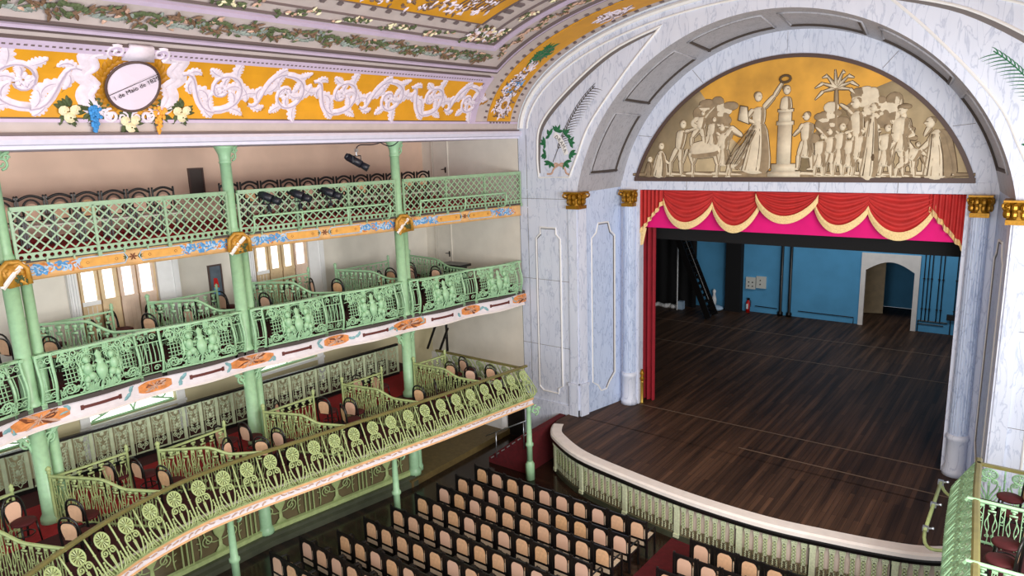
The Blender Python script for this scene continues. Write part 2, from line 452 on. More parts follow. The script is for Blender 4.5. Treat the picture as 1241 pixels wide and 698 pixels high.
def frz(y0, up=True):               # frieze map: u along +y from y0, v up in metres from frieze foot
    base = arc(5.7)
    def fn(u, v, d): return V(inv(max(.01, base + v)), y0 + u, d)
    return fn
FH = arc(24) - arc(5.7)
def serr(n, w, lobes):
    return [max(.006, w * (sin(PI * min(1, .12 + .88 * i / (n - 1))) ** .7) * (.62 + .38 * abs(sin(lobes * PI * i / (n - 1))))) for i in range(n)]
def acanthus(mb, fn, p, ang, L, w, curl, lobes=5, n=16):
    pts = []; x, y = p; a = ang
    for i in range(n):
        pts.append((x, y)); x += L / n * cos(a); y += L / n * sin(a); a += curl / n
    mb.leaf(pts, serr(n, w, lobes), fn, .012, .05)
def rinceau(mb, dk, fn, flip, L):    # one scroll unit: u 0..L, v 0..FH
    s = -1 if flip else 1; cy = FH * .5
    def F(u, v): return (u, cy + s * v)
    stem = [F(*p) for p in bez((-.12, .3), (.25, .5), (.1, -.46), (.62, -.47), 10)] + [F(*p) for p in bez((.62, -.44), (1.1, -.44), (1.24, -.1), (1.14, .12), 8)] + [F(*p) for p in bez((1.14, .12), (1.0, .42), (.6, .4), (.55, .1), 9)] + [F(*p) for p in bez((.55, .1), (.52, -.16), (.82, -.2), (.86, -.02), 6)]
    N = len(stem); W = [.04 + .045 * sin(PI * min(1, i / N * 1.3)) for i in range(N)]
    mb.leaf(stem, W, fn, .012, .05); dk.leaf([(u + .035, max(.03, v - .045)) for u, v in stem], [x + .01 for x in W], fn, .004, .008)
    sh_.leaf([(u + .01, v - .012) for u, v in stem], .012, fn, .053, .056)
    for i, (da, ln, wd, cu) in {1: (1.0, .34, .1, -1.6), 3: (-1.0, .4, .1, 1.6), 5: (1.2, .55, .14, -2.0), 8: (-.4, .34, .1, .6), 10: (.9, .5, .13, -1.8), 13: (-.6, .42, .12, -.8), 14: (.5, .4, .12, 1.5), 16: (-.7, .5, .14, -1.0), 18: (.7, .42, .12, 1.6), 19: (-.7, .46, .14, -.9), 22: (-.8, .46, .14, -.8), 24: (.8, .3, .1, 1.4), 26: (-.9, .36, .12, -.6), 29: (-.8, .26, .09, -.6), 32: (.7, .24, .07, 1)}.items():
        if i >= N - 1: continue
        u, v = stem[i]; u2, v2 = stem[i + 1]; a = math.atan2(v2 - v, u2 - u)
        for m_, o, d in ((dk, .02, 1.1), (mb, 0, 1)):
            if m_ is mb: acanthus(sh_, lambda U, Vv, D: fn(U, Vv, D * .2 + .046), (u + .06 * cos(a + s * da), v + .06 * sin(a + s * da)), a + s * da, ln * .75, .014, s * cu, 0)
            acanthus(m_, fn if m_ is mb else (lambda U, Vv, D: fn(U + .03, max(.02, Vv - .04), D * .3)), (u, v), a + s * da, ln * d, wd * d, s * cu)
    c = F(.74, .04)
    for q in range(7):
        w_ = 2 * PI * q / 7; mb.leaf([(c[0] + r * cos(w_), c[1] + r * sin(w_)) for r in (.02, .06, .11, .15)], [.02, .04, .045, .01], fn, .02, .06)
rb, rk, sh_ = MB(), MB(), MB()
rb.sm = True
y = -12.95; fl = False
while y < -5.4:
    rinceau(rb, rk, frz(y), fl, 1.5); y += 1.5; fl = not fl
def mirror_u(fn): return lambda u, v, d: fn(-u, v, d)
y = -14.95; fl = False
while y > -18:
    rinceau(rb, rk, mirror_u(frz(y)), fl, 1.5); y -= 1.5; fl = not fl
struct('acanthus_scroll', rb, M['relief'], CE); struct('acanthus_scroll_outline', rk, M['golddk'], CE); struct('acanthus_vein_shade', sh_, mat('lilac_grey_paint', srgb(184, 168, 188), .7), CE)  # vein strokes are relief shading put on as grey paint

# garlands
ga = MB()
def gl(mb, a, y, ang, L, w, mi):
    mb.mi = mi; sc = .09
    def fn(u, v, d): return V(a + v / sc, y + u, d)
    mb.leaf([(L * t * cos(ang), L * t * sin(ang)) for t in (0, .35, .7, 1)], [w * .3, w, w * .7, .004], fn, .02, .045)
rnd = random.Random(3)
y = -5.0
while y > YB:
    ph = y * 2 * PI / 1.25; a = 34.8 + 1.4 * sin(ph)
    for q in range(2):
        gl(ga, a + rnd.uniform(-.5, .5), y + rnd.uniform(-.05, .05), rnd.uniform(0, 6.3), rnd.uniform(.1, .2), .035, rnd.choice([0, 0, 2, 2]))
    b = 34.8 - 1.4 * sin(ph + .5)
    gl(ga, b, y, 1.2 * cos(ph) + rnd.uniform(-.4, .4), .13, .045, 1 if (y * 1.6) % 2 < 1.1 else 0)
    if rnd.random() < .5: gl(ga, b + rnd.uniform(-.6, .9), y, rnd.uniform(0, 6.3), .14, .04, rnd.choice([0, 1, 3]))
    y -= .055
a = 36.0
while a < 140:
    for q in range(3):
        gl(ga, a, -4.73 + .12 * sin(a * .9) + rnd.uniform(-.06, .06), rnd.uniform(0, 6.3), .13, .035, rnd.choice([0, 2, 3, 3]))
    a += .6
y = -6.2
while y > YB:
    for q in range(26):
        t = rnd.uniform(-.45, .45)
        gl(ga, 42.0 + t * 2.2 + rnd.uniform(-.5, .5), y + t, rnd.uniform(0, 6.3), rnd.uniform(.08, .16), .04, rnd.choice([0, 0, 0, 3, 4]))
    y -= 1.3
a = 45
while a < 135:
    for q in range(20):
        t = rnd.uniform(-.5, .5); gl(ga, a + t * 4, -5.6 + t * .12 + rnd.uniform(-.08, .08), rnd.uniform(0, 6.3), .13, .04, rnd.choice([0, 0, 3, 4]))
    a += 9
for q in range(90):               # corner bouquet
    gl(ga, 44 + rnd.uniform(-2.5, 2.5), -6.0 + rnd.uniform(-.6, .5), rnd.uniform(0, 6.3), .16, .05, rnd.choice([0, 0, 2, 3, 3, 4, 5]))
struct('painted_garland', ga, [M['leafg'], M['leafb'], M['berry'], M['pink'], M['rose'], M['relief']], CE)

# stage-end strip ornament and upper panel ornament
so = MB()
def disc(mb, a, y, ra, ry, mi, off):
    mb.mi = mi; sc = math.hypot(VA * sin(rad(a)), VB * cos(rad(a))) * rad(1)
    vs = [V(a, y, off)] + [V(a + ra / sc * sin(2 * PI * i / 20), y + ry * cos(2 * PI * i / 20), off * .5) for i in range(20)]
    mb.add(vs, [(0, 1 + i, 1 + (i + 1) % 20) for i in range(20)])
def bits(mb, a0, a1, yc, yw, n, mis, L=(.1, .22)):
    for i in range(n):
        a = rnd.uniform(a0, a1); s_ = rnd.choice((-1, 1)); yy = rnd.uniform(.05, yw) * (1 - .55 * abs((a - (a0 + a1) / 2) / ((a1 - a0) / 2)) ** 1.5)
        mb.mi = rnd.choice(mis); sc = .075; an = rnd.uniform(0, 6.3); l = rnd.uniform(*L); cu = rnd.uniform(-2, 2); pts = []; x = y2 = 0
        for q in range(7):
            pts.append((x, y2)); x += l / 6 * cos(an); y2 += l / 6 * sin(an); an += cu / 6
        mb.leaf(pts, [.008, .03, .035, .03, .024, .015, .004], lambda u, v, d: V(a + v / sc, yc + s_ * yy + u, d), .015, .04)
for base in (0, 1):
    T = (lambda q: q) if base == 0 else (lambda q: 180 - q)
    lo, hi = sorted((T(7.5), T(18))); bits(so, lo, hi, -3.0, .42, 150, [0, 0, 1, 2])
    lo, hi = sorted((T(18), T(27))); bits(so, lo, hi, -3.0, .4, 120, [0, 0, 1, 2, 3])
    lo, hi = sorted((T(27), T(36))); bits(so, lo, hi, -3.0, .25, 70, [0, 0, 1])
    lo, hi = sorted((T(36.5), T(43))); bits(so, lo, hi, -3.05, .2, 110, [4, 4, 4, 1], (.15, .3))
    lo, hi = sorted((T(58), T(64))); bits(so, lo, hi, -2.9, .28, 80, [0, 0, 1], (.15, .3))
    disc(so, T(14), -3.0, .3, .24, 5, .05); disc(so, T(14), -3.0, .22, .17, 6, .06); disc(so, T(14.2), -3.0, .1, .08, 2, .07)
    disc(so, T(22), -3.0, .16, .12, 6, .05); disc(so, T(21), -2.98, .1, .05, 3, .06)
bits(so, 49, 55, -9.4, 1.6, 110, [0, 0, 1, 2], (.1, .2)); bits(so, 49, 58, -7.6, .7, 60, [0, 0, 1], (.1, .2)); bits(so, 49, 55, -13.5, 2.0, 130, [0, 0, 1, 2], (.1, .2))
for i in range(9): so.mi = 2; vband(so, 52, 60, -7.0 - .12 * i, -7.03 - .12 * i, .03, 2)
struct('painted_ornament', so, [M['relief'], M['reliefdk'], M['berry'], M['skyblue'], M['leafd'], M['relief'], M['golddk']], CE)

# cornice under the vault, with the soffit over the top gallery
co = MB()
co.sweep([(-2.64, -2.0), (-2.64, YB)], [(.12, 9.12), (.16, 9.06), (.1, 8.98), (.02, 8.96), (0, 8.9), (-4.3, 8.9), (-4.3, 9.12)])
M['cornice'] = mat('lilac_white_cornice_paint', srgb(222, 218, 236), .6, var=.04)
struct('trim_1', co, M['cornice'], label='white moulded cornice between the gallery and the painted frieze')
cl = MB(); cl.ab((-2.63, -2.05, 9.13), (-2.56, YB, 9.17))
struct('trim_2', cl, M['line'], label='thin dark line along the top of the cornice')

# ------------------------------------------------------------------ medallion on the frieze
CY = -13.97
CA = thing('frieze_medallion', 'oval white medallion with a date, gold laurel and flower bunches on the gold frieze', 'medallion', V(6, CY, .05))
fm = frz(CY)
b = MB(); n = 40; oc = (.0, .66)
def ov(rx, rz, i, n=40): return (oc[0] + rx * cos(2 * PI * i / n), oc[1] + rz * sin(2 * PI * i / n))
M['plaq'] = mat('lilac_white_paint', srgb(228, 214, 230), .6)
b.prism([ov(.46, .5, i) for i in range(n)], fm, .02, .10); part('oval_plaque', b, M['plaq'], CA)
b = MB(); b.sm = True; b.tube([fm(*ov(.47, .51, i), .1) for i in range(n)], .025, 6, True); part('plaque_rim', b, M['framebr'], CA)
b = MB(); b.tube([Vector(fm(-.42, .46, .14)), Vector(fm(.36, .98, .16))], .005, 4); part('plaque_line', b, M['ink'], CA)
b = MB(); b.sm = True
for s in (-1, 1):
    for i in range(13):
        w_ = -1.15 + 2.3 * i / 12; u = s * .52 * cos(w_); v = .66 + .56 * sin(w_); an = math.atan2(cos(w_), -s * sin(w_))
        for dd in (-.55, .55):
            acanthus(b, fm, (u, v), an + dd, .26, .05, 0, 1, 7)
part('gold_laurel', b, M['golddk'], CA)
b = MB(); b.sm = True
for s in (-1, 1):
    pts = [(s * u, v) for u, v in [(.5, 1.24), (.85, 1.2), (.78, .95), (.9, .8), (.72, .62), (.8, .4), (.64, .16), (.3, .05)]]
    P = catmull(pts, 5); b.leaf(P, .12, fm, .012, .05); b.leaf([(u - s * .14, v) for u, v in P[3:-6]], .06, fm, .02, .07)
    b.leaf([(s * u, v) for u, v in spiral(.38, 1.33, .17, .03, -1.2, 1.4, 20)], .03, fm, .03, .08)
    b.leaf([(s * u, v) for u, v in spiral(.32, .04, .14, .03, 1.5, -1.4, 20)], .028, fm, .03, .08)
    b.leaf([(s * u, v) for u, v in spiral(.12, .02, .1, .02, 1.5, 1.4, 16)], .022, fm, .03, .08)
for q in range(9):
    w_ = PI + PI * (q + .5) / 9; acanthus(b, fm, (0, 1.2), w_, .27, .06, 0, 1, 7)
b.prism([(-.28, 1.18), (.28, 1.18), (.2, 1.5), (-.2, 1.5)], fm, .01, .09)
part('scroll_frame', b, M['relief'], CA)
def bunch(name, c, kind):
    b = MB(); r2 = random.Random(hash(name) % 97 if False else len(name)); b.mi = 0
    if kind == 'rose':
        for dx, dy, r in ((-.09, .05, .07), (.09, .07, .07), (0, -.07, .08)):
            for q in range(3):
                b.mi = 0; b.tube([fm(c[0] + dx + (r - q * .022) * cos(w_ * .7), c[1] + dy + (r - q * .022) * sin(w_ * .7), .06 + .02 * q) for w_ in range(9)], .022, 5)
    else:
        for q in range(46):
            t = r2.random(); b.ell(fm(c[0] + (1 - t) * r2.uniform(-.14, .14) - t * .05, c[1] + .12 - .5 * t, .06), (.035, .035, .035), 6, 4)
    b.mi = 1
    for q in range(24):
        w_ = r2.uniform(0, 6.3); acanthus(b, fm, (c[0] + .08 * cos(w_), c[1] + .03 + .08 * sin(w_)), w_, r2.uniform(.16, .26), .045, .4, 1, 6)
    return b
for nm, c, kind, mt in (('cream_rose_bunch', (-1.02, .08), 'rose', 'rose'), ('blue_wisteria_bunch', (-.58, .1), 'w', 'blueflower'), ('cream_rose_bunch', (0, -.1), 'rose', 'rose'), ('orange_wisteria_bunch', (.56, .1), 'w', 'orangeflower'), ('cream_rose_bunch', (.98, .1), 'rose', 'rose')):
    part(nm, bunch(nm, c, kind), [M[mt], M['leafg']], CA)
def text(body, size, origin, ux, uy, m, parent, ext=.002):
    c = bpy.data.curves.new('lettering', 'FONT'); c.body = body; c.size = size; c.extrude = ext; c.align_x = 'CENTER'; c.align_y = 'CENTER'
    c.materials.append(m); o = bpy.data.objects.new('lettering', c); COLL.objects.link(o)
    ux = Vector(ux).normalized(); uz = ux.cross(Vector(uy)).normalized(); uy = uz.cross(ux)
    w = wloc(parent)
    o.matrix_local = Matrix(((ux.x, uy.x, uz.x, origin[0] - w.x), (ux.y, uy.y, uz.y, origin[1] - w.y), (ux.z, uy.z, uz.z, origin[2] - w.z), (0, 0, 0, 1)))
    me = bpy.data.meshes.new_from_object(o.evaluated_get(bpy.context.evaluated_depsgraph_get())); mw = o.matrix_local.copy(); bpy.data.objects.remove(o); me.name = 'lettering'
    me.transform(mw); me.materials.clear(); me.materials.append(m)
    o = bpy.data.objects.new('lettering', me); COLL.objects.link(o); o.parent = parent
    return o
p0, p1, p2 = Vector(fm(-.3, .42, .15)), Vector(fm(.36, .86, .15)), Vector(fm(-.4, .6, .15))
text('1 de Maio de 1829', .115, (p0 + p1) / 2 + Vector((.004, 0, 0)), p1 - p0, p2 - p0, M['ink'], CA)

# ------------------------------------------------------------------ proscenium wall
WY = -2.0
def ring(r, cz, ph): return (5 - r * cos(ph), cz + r * sin(ph))
PH0, PH1 = rad(10.4), PI - rad(10.4)
def outer_hit(cx, cz, dx, dz):       # from arch centre to vault edge or wall side
    best = None
    A = (dx / VA) ** 2 + (dz / VB) ** 2; Bq = 2 * ((cx - 5) * dx / VA ** 2 + (cz - VC) * dz / VB ** 2); Cq = ((cx - 5) / VA) ** 2 + ((cz - VC) / VB) ** 2 - 1
    D = Bq * Bq - 4 * A * Cq
    if D > 0:
        t = (-Bq + math.sqrt(D)) / (2 * A)
        if cz + dz * t >= 9.1: return cx + dx * t, cz + dz * t
    t = (7.66) / abs(dx); return cx + dx * t, cz + dz * t
w = MB(); N = 72; rows = []
for i in range(N + 1):
    ph = PH0 + (PH1 - PH0) * i / N; a = ring(5.56, 6.2, ph); d = (-cos(ph), sin(ph)); o = outer_hit(5, 6.2, *d)
    rows.append([(a[0], WY, a[1]), ((a[0] + o[0]) / 2, WY, (a[1] + o[1]) / 2), (o[0], WY, o[1])])
w.sheet(rows)
zi = ring(5.56, 6.2, PH0)[1]; zo = rows[0][-1][2]
for s in (0, 1):
    X = (lambda x: x) if s == 0 else (lambda x: 10 - x)
    xe = rows[0][0][0]
    w.add([(X(-2.66), WY, -1.25), (X(xe), WY, -1.25), (X(xe), WY, zi), (X(-2.66), WY, zo)], [(0, 1, 2, 3)])
    w.add([(X(-2.66), WY, -1.25), (X(-2.66), WY + .3, -1.25), (X(-2.66), WY + .3, 9.1), (X(-2.66), WY, 9.1)], [(0, 1, 2, 3)])
WF = struct('wall_front', w, M['marble'], label='white marble proscenium wall framing the stage arch')
r = MB(); r.sm = True
def splay(ph, t, off=0):             # soffit surface between front arch and inner arch
    R = 5.56 + (5.13 - 5.56) * t - off; cz = 6.2 + .15 * t; p = ring(R, cz, ph); return (p[0], WY - WY * t, p[1])
r.sheet([[splay(PH0 + (PH1 - PH0) * i / N, t) for t in (0, .5, 1)] for i in range(N + 1)])
struct('arch_soffit', r, M['marbleg'], WF)
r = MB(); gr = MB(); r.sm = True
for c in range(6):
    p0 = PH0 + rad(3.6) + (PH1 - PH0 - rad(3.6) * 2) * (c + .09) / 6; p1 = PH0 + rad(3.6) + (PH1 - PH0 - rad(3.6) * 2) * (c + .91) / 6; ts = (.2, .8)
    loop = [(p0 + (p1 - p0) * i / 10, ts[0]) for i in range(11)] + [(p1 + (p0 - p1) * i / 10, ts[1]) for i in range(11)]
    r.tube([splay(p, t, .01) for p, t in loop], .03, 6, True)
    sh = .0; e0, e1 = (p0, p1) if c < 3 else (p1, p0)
    gr.tube([splay(p0 + (p1 - p0) * i / 10, ts[1] - .03, .012) for i in range(11)], .04, 5); gr.tube([splay(e0 + (.008 if c < 3 else -.008), ts[0] + (ts[1] - ts[0]) * i / 4, .012) for i in range(5)], .045, 5)  # dark tubes on two coffer edges imitate the shade of a recess
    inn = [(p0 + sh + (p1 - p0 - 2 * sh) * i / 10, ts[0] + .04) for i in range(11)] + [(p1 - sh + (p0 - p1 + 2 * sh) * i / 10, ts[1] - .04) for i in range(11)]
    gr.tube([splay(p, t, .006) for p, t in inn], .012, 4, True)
struct('coffer_moulding', r, M['marbleg'], WF); struct('coffer_shade_line', gr, M['darkpaint'], WF)
# lower splayed faces and pier details
for s in (0, 1):
    X = (lambda x: x) if s == 0 else (lambda x: 10 - x)
    xe = rows[0][0][0]; xi = splay(PH0, 1)[0]; zb = splay(PH0, 1)[2]
    q = MB(); q.add([(X(xe), WY, 0), (X(xi), 0, 0), (X(xi), 0, zb), (X(xe), WY, zi)], [(0, 1, 2, 3)])
    struct('pier_reveal', q, M['marble2'], WF)
    def SP(t, z, o=0): return (X(xe + (xi - xe) * t + o * .98), WY - WY * t - o * .2, z)
    q = MB()
    # corner pilaster: shallow strips either side of the corner
    q.ab((X(xe - .3), WY - .05, 1.05), (X(xe), WY, 6.75)); q.ab((X(xe - .33), WY - .09, 0), (X(xe + .0), WY, 1.0)); q.ab((X(xe - .36), WY - .12, 1.0), (X(xe), WY, 1.1))
    q.ab((X(xe - .33), WY - .08, 0), (X(xe), WY, .2))
    for z0, z1, o in ((1.05, 6.75, .05), (0, 1.0, .09), (1.0, 1.1, .12)):
        tt = .17
        q.add([SP(0, z0, 0), SP(tt, z0, 0), SP(tt, z1, 0), SP(0, z1, 0), SP(0, z0, o), SP(tt, z0, o), SP(tt, z1, o), SP(0, z1, o)], [(4, 5, 6, 7), (0, 1, 5, 4), (1, 2, 6, 5), (2, 3, 7, 6), (3, 0, 4, 7)])
    q.ab((X(-2.66), WY - .06, 0 if s else -1.25), (X(xe - .33), WY, .28))
    q.ab((X(-2.66), WY - .02, 6.7), (X(xe - .3), WY, 6.74)); q.ab((X(-2.66), WY - .02, 7.27), (X(xe - .3), WY, 7.3))
    struct('pier_pilaster', q, M['marble'], WF)
    q = MB(); gq = MB()
    pn = [(-2.02, .75), (-2.02, 5.75), (-1.86, 5.9), (-1.86, 6.1), (-1.26, 6.1), (-1.26, 5.9), (-1.1, 5.75), (-1.1, .9), (-1.26, .8), (-1.26, .62), (-1.86, .62)]
    q.tube([(X(x), WY - .012, z) for x, z in pn], .03, 6, True)
    gq.tube([(X(x * .955 - .07), WY - .008, z * .985 + .05) for x, z in pn[:5]], .016, 4)
    pn = [(.3, 1.0), (.3, 5.75), (.4, 5.9), (.45, 6.2), (.68, 6.2), (.73, 5.9), (.83, 5.75), (.83, 1.1), (.7, .85), (.62, .62), (.5, .62), (.42, .85)]
    q.tube([SP(t, z, .01) for t, z in pn], .028, 6, True); gq.tube([SP(t * .9 + .056, z * .985 + .05, .008) for t, z in pn[3:10]], .018, 4)
    # spandrel panel
    sp = catmull([(-1.86, 7.67), (-1.9, 8.4), (-1.74, 9.3), (-.75, 10.25), (.73, 11.2), (2.3, 11.72)], 6) + catmull([(2.3, 11.72), (1.25, 10.68), (.05, 9.28), (-.42, 8.34), (-.72, 7.68)], 6)[1:]
    q.tube([(X(x), WY - .01, z) for x, z in sp], .035, 6, True)
    gq.leaf([(x + .06, z - .05) for x, z in sp[2:30]], [.02 + .05 * sin(PI * i / 27) for i in range(28)], lambda u, v, d: (X(u), WY - .004 - d, v), 0, .004)
    q.tube([(X(V(a, 0, .35)[0]), WY - .01, V(a, 0, .35)[2]) for a in range(2, 90, 4)], .03, 6)
    q.tube([(X(V(a, 0, .12)[0]), WY - .02, V(a, 0, .12)[2]) for a in range(2, 90, 4)], .07, 6)
    struct('panel_moulding', q, M['white'], WF); struct('panel_groove', gq, M['groove'], WF)
    # capitals
    q = MB(); cx = xe - .12
    def capital(mb, cx, cy, w0, z0, h):
        mb.box((cx, cy, z0 + .1 * h), (w0, w0, .2 * h))
        for k_ in range(10):
            an = 2 * PI * k_ / 10; ox, oy = cos(an) * w0 * .48, sin(an) * w0 * .48
            for zz, rr in ((.42, .13), (.7, .15)):
                mb.ell((cx + ox * (1 + zz * .25), cy + oy * (1 + zz * .25), z0 + h * zz), (w0 * rr, w0 * rr, h * .2), 7, 5)
        for sx in (-1, 1):
            for sy in (-1, 1):
                pth = spiral(0, 0, w0 * .2, w0 * .04, PI, 1.5, 14)
                mb.tube([(cx + sx * (w0 * .5 + u), cy + sy * (w0 * .5 + u), z0 + h * .8 + v) for u, v in pth], w0 * .055, 5)
        mb.lathe([(w0 * .42, .2 * h), (w0 * .42, .6 * h), (w0 * .6, .95 * h)], 14, (cx, cy, z0))
        mb.box((cx, cy, z0 + h * .96), (w0 * 1.25, w0 * 1.25, .08 * h))
    q.sm = False; capital(q, X(xe - .08), WY + .08, .46, 6.72, .52)
    single('pilaster_capital', q, M['goldleaf'], 'gilded leafy capital on the corner pilaster ' + ('beside the left balconies' if s == 0 else 'at the far right edge of the photo'), 'capital', 'gilded capitals of the proscenium')
    # engaged fluted column
    K = thing('proscenium_column', 'fluted white marble half column with gold capital at the ' + ('left' if s == 0 else 'right') + ' side of the stage opening', 'column', (X(.29), -.06, 0), 'half columns of the stage opening')
    q = MB(); q.sm = True
    prof = []
    n = 40
    def flute(z0, z1, r0, r1, cx):
        vs = []
        for z, rr in ((z0, r0), (z1, r1)):
            for k_ in range(n * 2):
                an = 2 * PI * k_ / (n * 2); rr2 = rr * (1 if k_ % 4 < 2 else .93); vs.append((cx + rr2 * cos(an), -.06 + rr2 * sin(an), z))
        m_ = n * 2; q.add(vs, [(k_, (k_ + 1) % m_, m_ + (k_ + 1) % m_, m_ + k_) for k_ in range(m_)])
    flute(1.12, 6.66, .215, .2, X(.29)); part('fluted_shaft', q, M['marble2'], K)
    q = MB(); q.sm = True
    q.lathe([(.28, 0), (.28, .14), (.26, .16), (.25, .22), (.235, .25), (.235, .95), (.26, .98), (.26, 1.05), (.22, 1.12)], 24, (X(.29), -.06, 0)); part('column_base', q, M['marble'], K)
    q = MB(); capital(q, X(.29), -.06, .4, 6.66, .53); part('column_capital', q, M['goldleaf'], K)
# lunette wall y = 0
L1 = MB(); rows = []
LR, LZ = 4.764, 6.1; PL0 = math.asin((7.47 - LZ) / LR)
for i in range(N + 1):
    f = i / N; p = PH0 + (PH1 - PH0) * f; a = ring(5.13, 6.35, p); q2 = PL0 + (PI - 2 * PL0) * f; b2 = ring(LR, LZ, q2)
    rows.append([(a[0], 0, a[1]), (b2[0], 0, max(7.3, b2[1]))])
L1.sheet(rows)
L1.ab((-.06, -.03, 7.19), (10.06, .3, 7.47))
L1.ab((-.06, 0.005, 0), (.6, .3, 7.19)); L1.ab((9.4, 0.005, 0), (10.06, .3, 7.19))
struct('wall_back', L1, M['marble'], label='white marble arch and lintel around the painted lunette above the stage')
gj = MB()
for x in (2.2, 4.1, 6.0, 7.9): gj.ab((x, -.034, 7.2), (x + .012, -.03, 7.46))
for f in (.12, .3, .5, .7, .88):
    p = PH0 + (PH1 - PH0) * f; a = ring(5.1, 6.35, p); q2 = PL0 + (PI - 2 * PL0) * f; b2 = ring(LR + .05, LZ, q2)
    gj.bar((a[0], -.002, a[1]), (b2[0], -.002, b2[1]), .004, .012)
for z in (2.2, 4.4, 7.0):
    gj.ab((-2.66, -2.004, z), (-.75, -2.0, z + .012)); gj.ab((10.75, -2.004, z), (12.66, -2.0, z + .012))
for x in (-2.35, 12.35): gj.ab((x, -2.004, .3), (x + .014, -2.0, 9))
struct('trim_3', gj, M['groove'], label='fine joints between the marble blocks')

# wreath and palm fronds on the spandrels
for s in (0, 1):
    X = (lambda x: x) if s == 0 else (lambda x: 10 - x)
    def fw(u, v, d): return (X(u), WY - .004 - d, v)
    T = thing('painted_wreath', 'green laurel wreath with palm frond and ribbon on the marble ' + ('left' if s == 0 else 'right') + ' of the arch', 'wreath', (X(-1.14), WY - .01, 8.5), 'wreaths on the spandrels')
    b = MB(); r5 = random.Random(5)
    for i in range(9):
        w_ = -PI / 2 + .6 + (2 * PI - 1.2) * i / 8; cx, cz = -1.14 + .47 * cos(w_), 8.55 + .5 * sin(w_)
        for q in range(4):
            an = w_ + (q - 1.5) * .75 + r5.uniform(-.3, .3); acanthus(b, lambda u, v, d: fw(u, v, d * .4), (cx, cz), an, r5.uniform(.2, .3), .05, r5.uniform(-.5, .5), 1, 7)
    part('laurel_leaves', b, M['leafd'], T)
    b = MB(); P = [(-1.32, 8.15)] + bez((-1.2, 8.4), (-.9, 9.0), (-.5, 9.8), (.2, 10.3), 24)
    b.leaf(P, .012, fw, .002, .01)
    for i in range(3, len(P) - 1):
        a = math.atan2(P[i + 1][1] - P[i][1], P[i + 1][0] - P[i][0])
        for sd in (-1, 1):
            L = .42 * (1 - .4 * abs(i / len(P) - .5)) * (1 if sd < 0 else .6); an = a + sd * .7; pts = []; x, z = P[i]
            for q in range(6): pts.append((x, z)); x += L / 5 * cos(an); z += L / 5 * sin(an); an -= sd * .08 + .16
            b.leaf(pts, [.01, .012, .011, .009, .006, .002], fw, .002, .008)
    part('palm_frond', b, M['darkpaint'] if s == 0 else M['leafd'], T)
    b = MB(); b.leaf(bez((-1.1, 8.05), (-1.5, 7.9), (-1.2, 7.75), (-1.55, 7.78), 8), .03, fw, .004, .015); b.leaf(bez((-1.1, 8.05), (-.7, 7.95), (-1.0, 7.8), (-.7, 7.76), 8), .03, fw, .004, .015)
    b.leaf(bez((-1.1, 8.05), (-1.3, 8.2), (-1.35, 7.95), (-1.1, 8.05), 8), .03, fw, .004, .015); b.leaf(bez((-1.1, 8.05), (-.9, 8.2), (-.85, 7.95), (-1.1, 8.05), 8), .03, fw, .004, .015)
    part('ribbon_bow', b, M['pink'], T)
    if s == 0:
        b = MB(); b.leaf(bez((-1.25, 8.98), (-1.05, 8.9), (-.9, 8.6), (-.82, 8.36), 8), .085, fw, .004, .012); part('ribbon_band', b, M['white'], T)
        for i, ch in enumerate('DRAMA'):
            t = (i + .5) / 5; c = Vector((-1.22, WY - .02, 8.92)).lerp(Vector((-.84, WY - .02, 8.42)), t) + Vector((.05, 0, .05)) * sin(PI * t)
            text(ch, .15, c, (.5, 0, -.75), (.75, 0, .5), M['darkpaint'], T)

# ------------------------------------------------------------------ lunette painting
LP = thing('lunette_painting', 'half-round painting of draped figures before a golden sky above the stage', 'painting', (5, -.01, 7.47))
q = MB(); poly = [ring(LR - .06, LZ, PL0 + (PI - 2 * PL0) * i / 60) for i in range(61)]; poly = [(u, max(7.5, v)) for u, v in poly]
fp = lambda u, v, d: (u, -.005 - d, v)
q.prism(poly, fp, 0, .01); part('canvas', q, M['canvas'], LP)
q = MB(); q.mi = 0
fr = [ring(LR, LZ, PL0 + (PI - 2 * PL0) * i / 60) for i in range(61)]; fi = [ring(LR - .1, LZ, PL0 + .012 + (PI - 2 * PL0 - .024) * i / 60) for i in range(61)]
q.sheet([[(a[0], -.05, a[1]), (b[0], -.05, b[1]), (b[0], -.01, b[1])] for a, b in zip(fr, fi)]); q.sheet([[(a[0], -.05, a[1]), (a[0], 0, a[1])] for a in fr])
q.ab((.45, -.056, 7.455), (9.55, 0, 7.58)); part('picture_frame', q, M['framebr'], LP)
